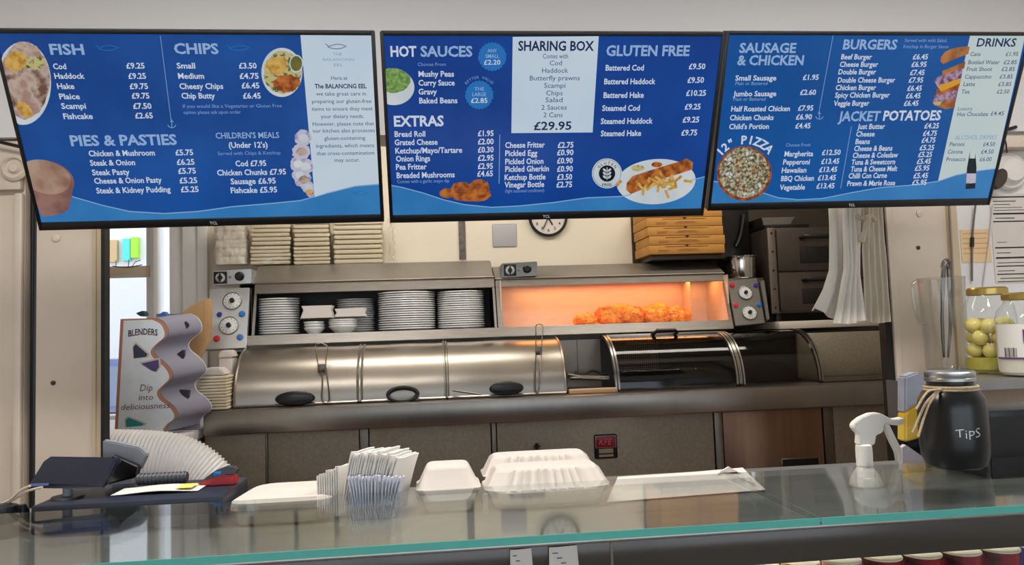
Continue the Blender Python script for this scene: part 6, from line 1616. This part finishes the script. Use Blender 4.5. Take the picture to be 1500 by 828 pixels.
# cream carton below the shelf, yellow bag
xq0, xq1 = P(1425, 590, Y=2.66).x, P(1560, 590, Y=2.66).x
solo('cream_carton', B(mat('cream_carton_card', (196, 178, 152), rough=0.6)).box(xq0, xq1, 2.66, 2.81, 1.10, ZS - 0.045, bev=0.008).box(xq0 + 0.02, xq1 - 0.02, 2.67, 2.80, 0.181, 1.10), 'cream carton under the steel shelf, behind the black box', 'carton')
YV = 1.3724
q = [P(v[0], v[1], Y=YV) for v in ((1329, 556), (1350, 548), (1372, 560), (1375, 660), (1352, 676), (1326, 662), (1325, 610))]


def bag(b, pts, mt, dep):
    return b.m(mt).prism(pts, (0, dep, 0), bev=0.0032)


b = B(); M_yel = mat('yellow_bag_print', (206, 164, 40), rough=0.4, c2=(230, 196, 90), noise_scale=14); M_bagg = mat('grey_blue_bag', (150, 152, 164), rough=0.35, noise_amt=0.2, noise_scale=16)
zf2 = P(1340, 600, Y=YV).z
bag(b, [P(v[0], v[1], Y=YV) for v in ((1326, 552), (1345, 545), (1370, 556), (1372, 592), (1348, 590), (1334, 598), (1326, 606))], M_bagg, 0.0267)
bag(b, [P(v[0], v[1], Y=YV) for v in ((1326, 606), (1334, 598), (1348, 590), (1372, 592), (1374, 640), (1350, 642), (1326, 648))], M_yel, 0.0267)
bag(b, [P(v[0], v[1], Y=YV) for v in ((1326, 648), (1350, 642), (1374, 640), (1376, 668), (1330, 660))], M_black, 0.0267)
xg = P(1350, 660, Y=YV).x
b.m(M_black).box(xg - 0.0267, xg + 0.02136, YV, YV + 0.0267, ZW + 0.00053, P(1350, 655, Y=YV).z)
solo('snack_bag', b, 'yellow and grey printed bag wedged between the right post and the tips jar', 'bag')
b = B(mat('lilac_paper', (186, 178, 186), rough=0.6)).prism([P(v[0], v[1], Y=1.3403) for v in ((1322, 656), (1327, 652), (1356, 672), (1356, 690), (1322, 690))], (0, 0.01068, 0))
b.box(P(1325, 690, Y=1.3403).x, P(1353, 690, Y=1.3403).x, 1.3403, 1.3510, ZW + 0.00053, P(1340, 688, Y=1.3403).z)
solo('leaflet', b, 'lilac grey leaflet standing behind the glass between spray bottle and tips jar', 'leaflet')

# notices and cables on the wall at the right
YN = YP
q0, q1 = P(1458, 415, Y=YN), P(1540, 283, Y=YN)
b = B(M_paper).box(q0.x, q1.x, YN - 0.003, YN - 0.001, q0.z, q1.z)
b.m(M_ink)
Wq, Hq = q1.x - q0.x, q1.z - q0.z
for f_, th_, a0, a1 in ((0.955, 0.010, 0.0, 0.9), (0.91, 0.006, 0.02, 0.4), (0.875, 0.005, 0.02, 0.3), (0.84, 0.004, 0.02, 0.5), (0.81, 0.004, 0.02, 0.55), (0.765, 0.012, 0, 0.9), (0.72, 0.006, 0.04, 0.36), (0.68, 0.009, 0, 0.9), (0.60, 0.005, 0.5, 0.8), (0.57, 0.005, 0.54, 0.8), (0.54, 0.005, 0.56, 0.8), (0.45, 0.004, 0.04, 0.2),
                        (0.385, 0.010, 0.0, 0.9), (0.33, 0.005, 0.02, 0.25), (0.27, 0.012, 0, 0.9), (0.22, 0.005, 0.02, 0.6), (0.18, 0.008, 0, 0.9), (0.13, 0.005, 0.02, 0.3), (0.09, 0.008, 0, 0.9), (0.045, 0.006, 0.05, 0.5), (0.01, 0.006, 0, 0.9)):
    b.box(q0.x + Wq * (0.03 + a0 * 0.95), q0.x + Wq * (0.03 + a1 * 0.95), YN - 0.0036, YN - 0.003, q0.z + Hq * f_, q0.z + Hq * f_ + th_ * 0.55)
solo('notice', b, 'white printed certificate sheet with dark rule lines on the wall behind the pickle jars', 'notice')
q0, q1 = P(1409, 385, Y=YN), P(1449, 336, Y=YN)
b = B(mat('faded_orange_note', (226, 196, 152), rough=0.7)).box(q0.x, q1.x, YN - 0.003, YN - 0.001, q0.z, q1.z)
b.m(mat('orange_ink', (206, 158, 104), rough=0.7))
for k in range(5): b.box(q0.x + 0.008, q1.x - 0.012 - 0.006 * (k % 2), YN - 0.0035, YN - 0.003, q1.z - 0.018 - 0.02 * k, q1.z - 0.014 - 0.02 * k)
solo('note', b, 'small faded orange note with a written list, above the clear jug', 'note')
b = B(mat('grey_cable', (110, 100, 94), rough=0.5)).tube([P(1429, 300, Y=YN - 0.02), P(1425, 340, Y=YN - 0.012), P(1424, 380, Y=YN - 0.012), P(1424, 412, Y=YN - 0.012)], 0.004, n=6, smooth=4)
b.m(M_ink).tube([P(1424.5, 348, Y=YN - 0.012), P(1424, 362, Y=YN - 0.012)], 0.007, n=8)
solo('cable', b, 'thin grey cable with a dark inline switch hanging over the orange note', 'cable')
b = B(mat('white_cable', (206, 198, 192), rough=0.5)).tube([P(1455, 300, Y=YN - 0.01), P(1451, 335, Y=YN - 0.008), P(1447, 370, Y=YN - 0.008), P(1440, 420, Y=YN - 0.008)], 0.0035, n=6, smooth=4)
solo('cable', b, 'pale cable slanting down between the orange note and the certificate', 'cable')
b = B(mat('beige_cable', (150, 136, 122), rough=0.5)).tube([P(1391, 300, Y=YN - 0.026), P(1393, 340, Y=YN - 0.026), P(1396, 400, Y=YN - 0.026), P(1397, 480, Y=YN - 0.026)], 0.004, n=6, smooth=4)
solo('cable', b, 'brownish cable running down the edge of the right post beside the jug', 'cable')
# round wall fitting behind the drinks column
c = P(1468, 252, Y=YN); wf = thing('wall_fan', 'round white wall fitting with a dark oval lens, beside the drinks menu column', 'wall fitting', (c.x, YN, c.z))
MR = Matrix.Translation((c.x + 0.015, YN, c.z + 0.0)) @ Matrix.Rotation(R(90), 4, 'X')
B(mat('white_fitting_plastic', (222, 216, 210), rough=0.35)).lathe([(0.078, 0), (0.078, 0.02), (0.070, 0.03), (0.064, 0.022), (0.045, 0.05), (0, 0.055)], M=MR, n=48).link('housing', wf)
M2 = Matrix.Translation(P(1465, 262, Y=YN - 0.068)) @ Matrix.Rotation(R(90), 4, 'X') @ Matrix.Rotation(R(-30), 4, 'Z')
B(mat('dark_smoked_lens', (58, 48, 42), rough=0.2)).lathe([(1.0, -0.016), (1.0, 0), (0.9, 0.006), (0, 0.010)], M=M2, n=32, sx=0.026, sy=0.045).link('lens', wf)
ca, cb2 = P(1448, 222, Y=YN).x, 3.1
solo('wall_ledge', B(M_cream).box(ca, cb2, YN - 0.075, YN - 0.001, P(1480, 222, Y=YN).z, P(1480, 205, Y=YN).z, bev=0.004), 'cream painted ledge high on the wall beside the drinks menu column', 'ledge')
b = B(M_black).tube([P(1440, 196, Y=YN - 0.065), P(1478, 189, Y=YN - 0.06), P(1488, 186, Y=YN - 0.055)], 0.007, n=8, smooth=4)
b.tube([P(1472, 203, Y=YN - 0.08), P(1474, 212, Y=YN - 0.08), P(1475, 224, Y=YN - 0.08)], 0.003, n=6)
solo('cable', b, 'black cable end resting by the cream ledge beside the drinks menu column', 'cable')
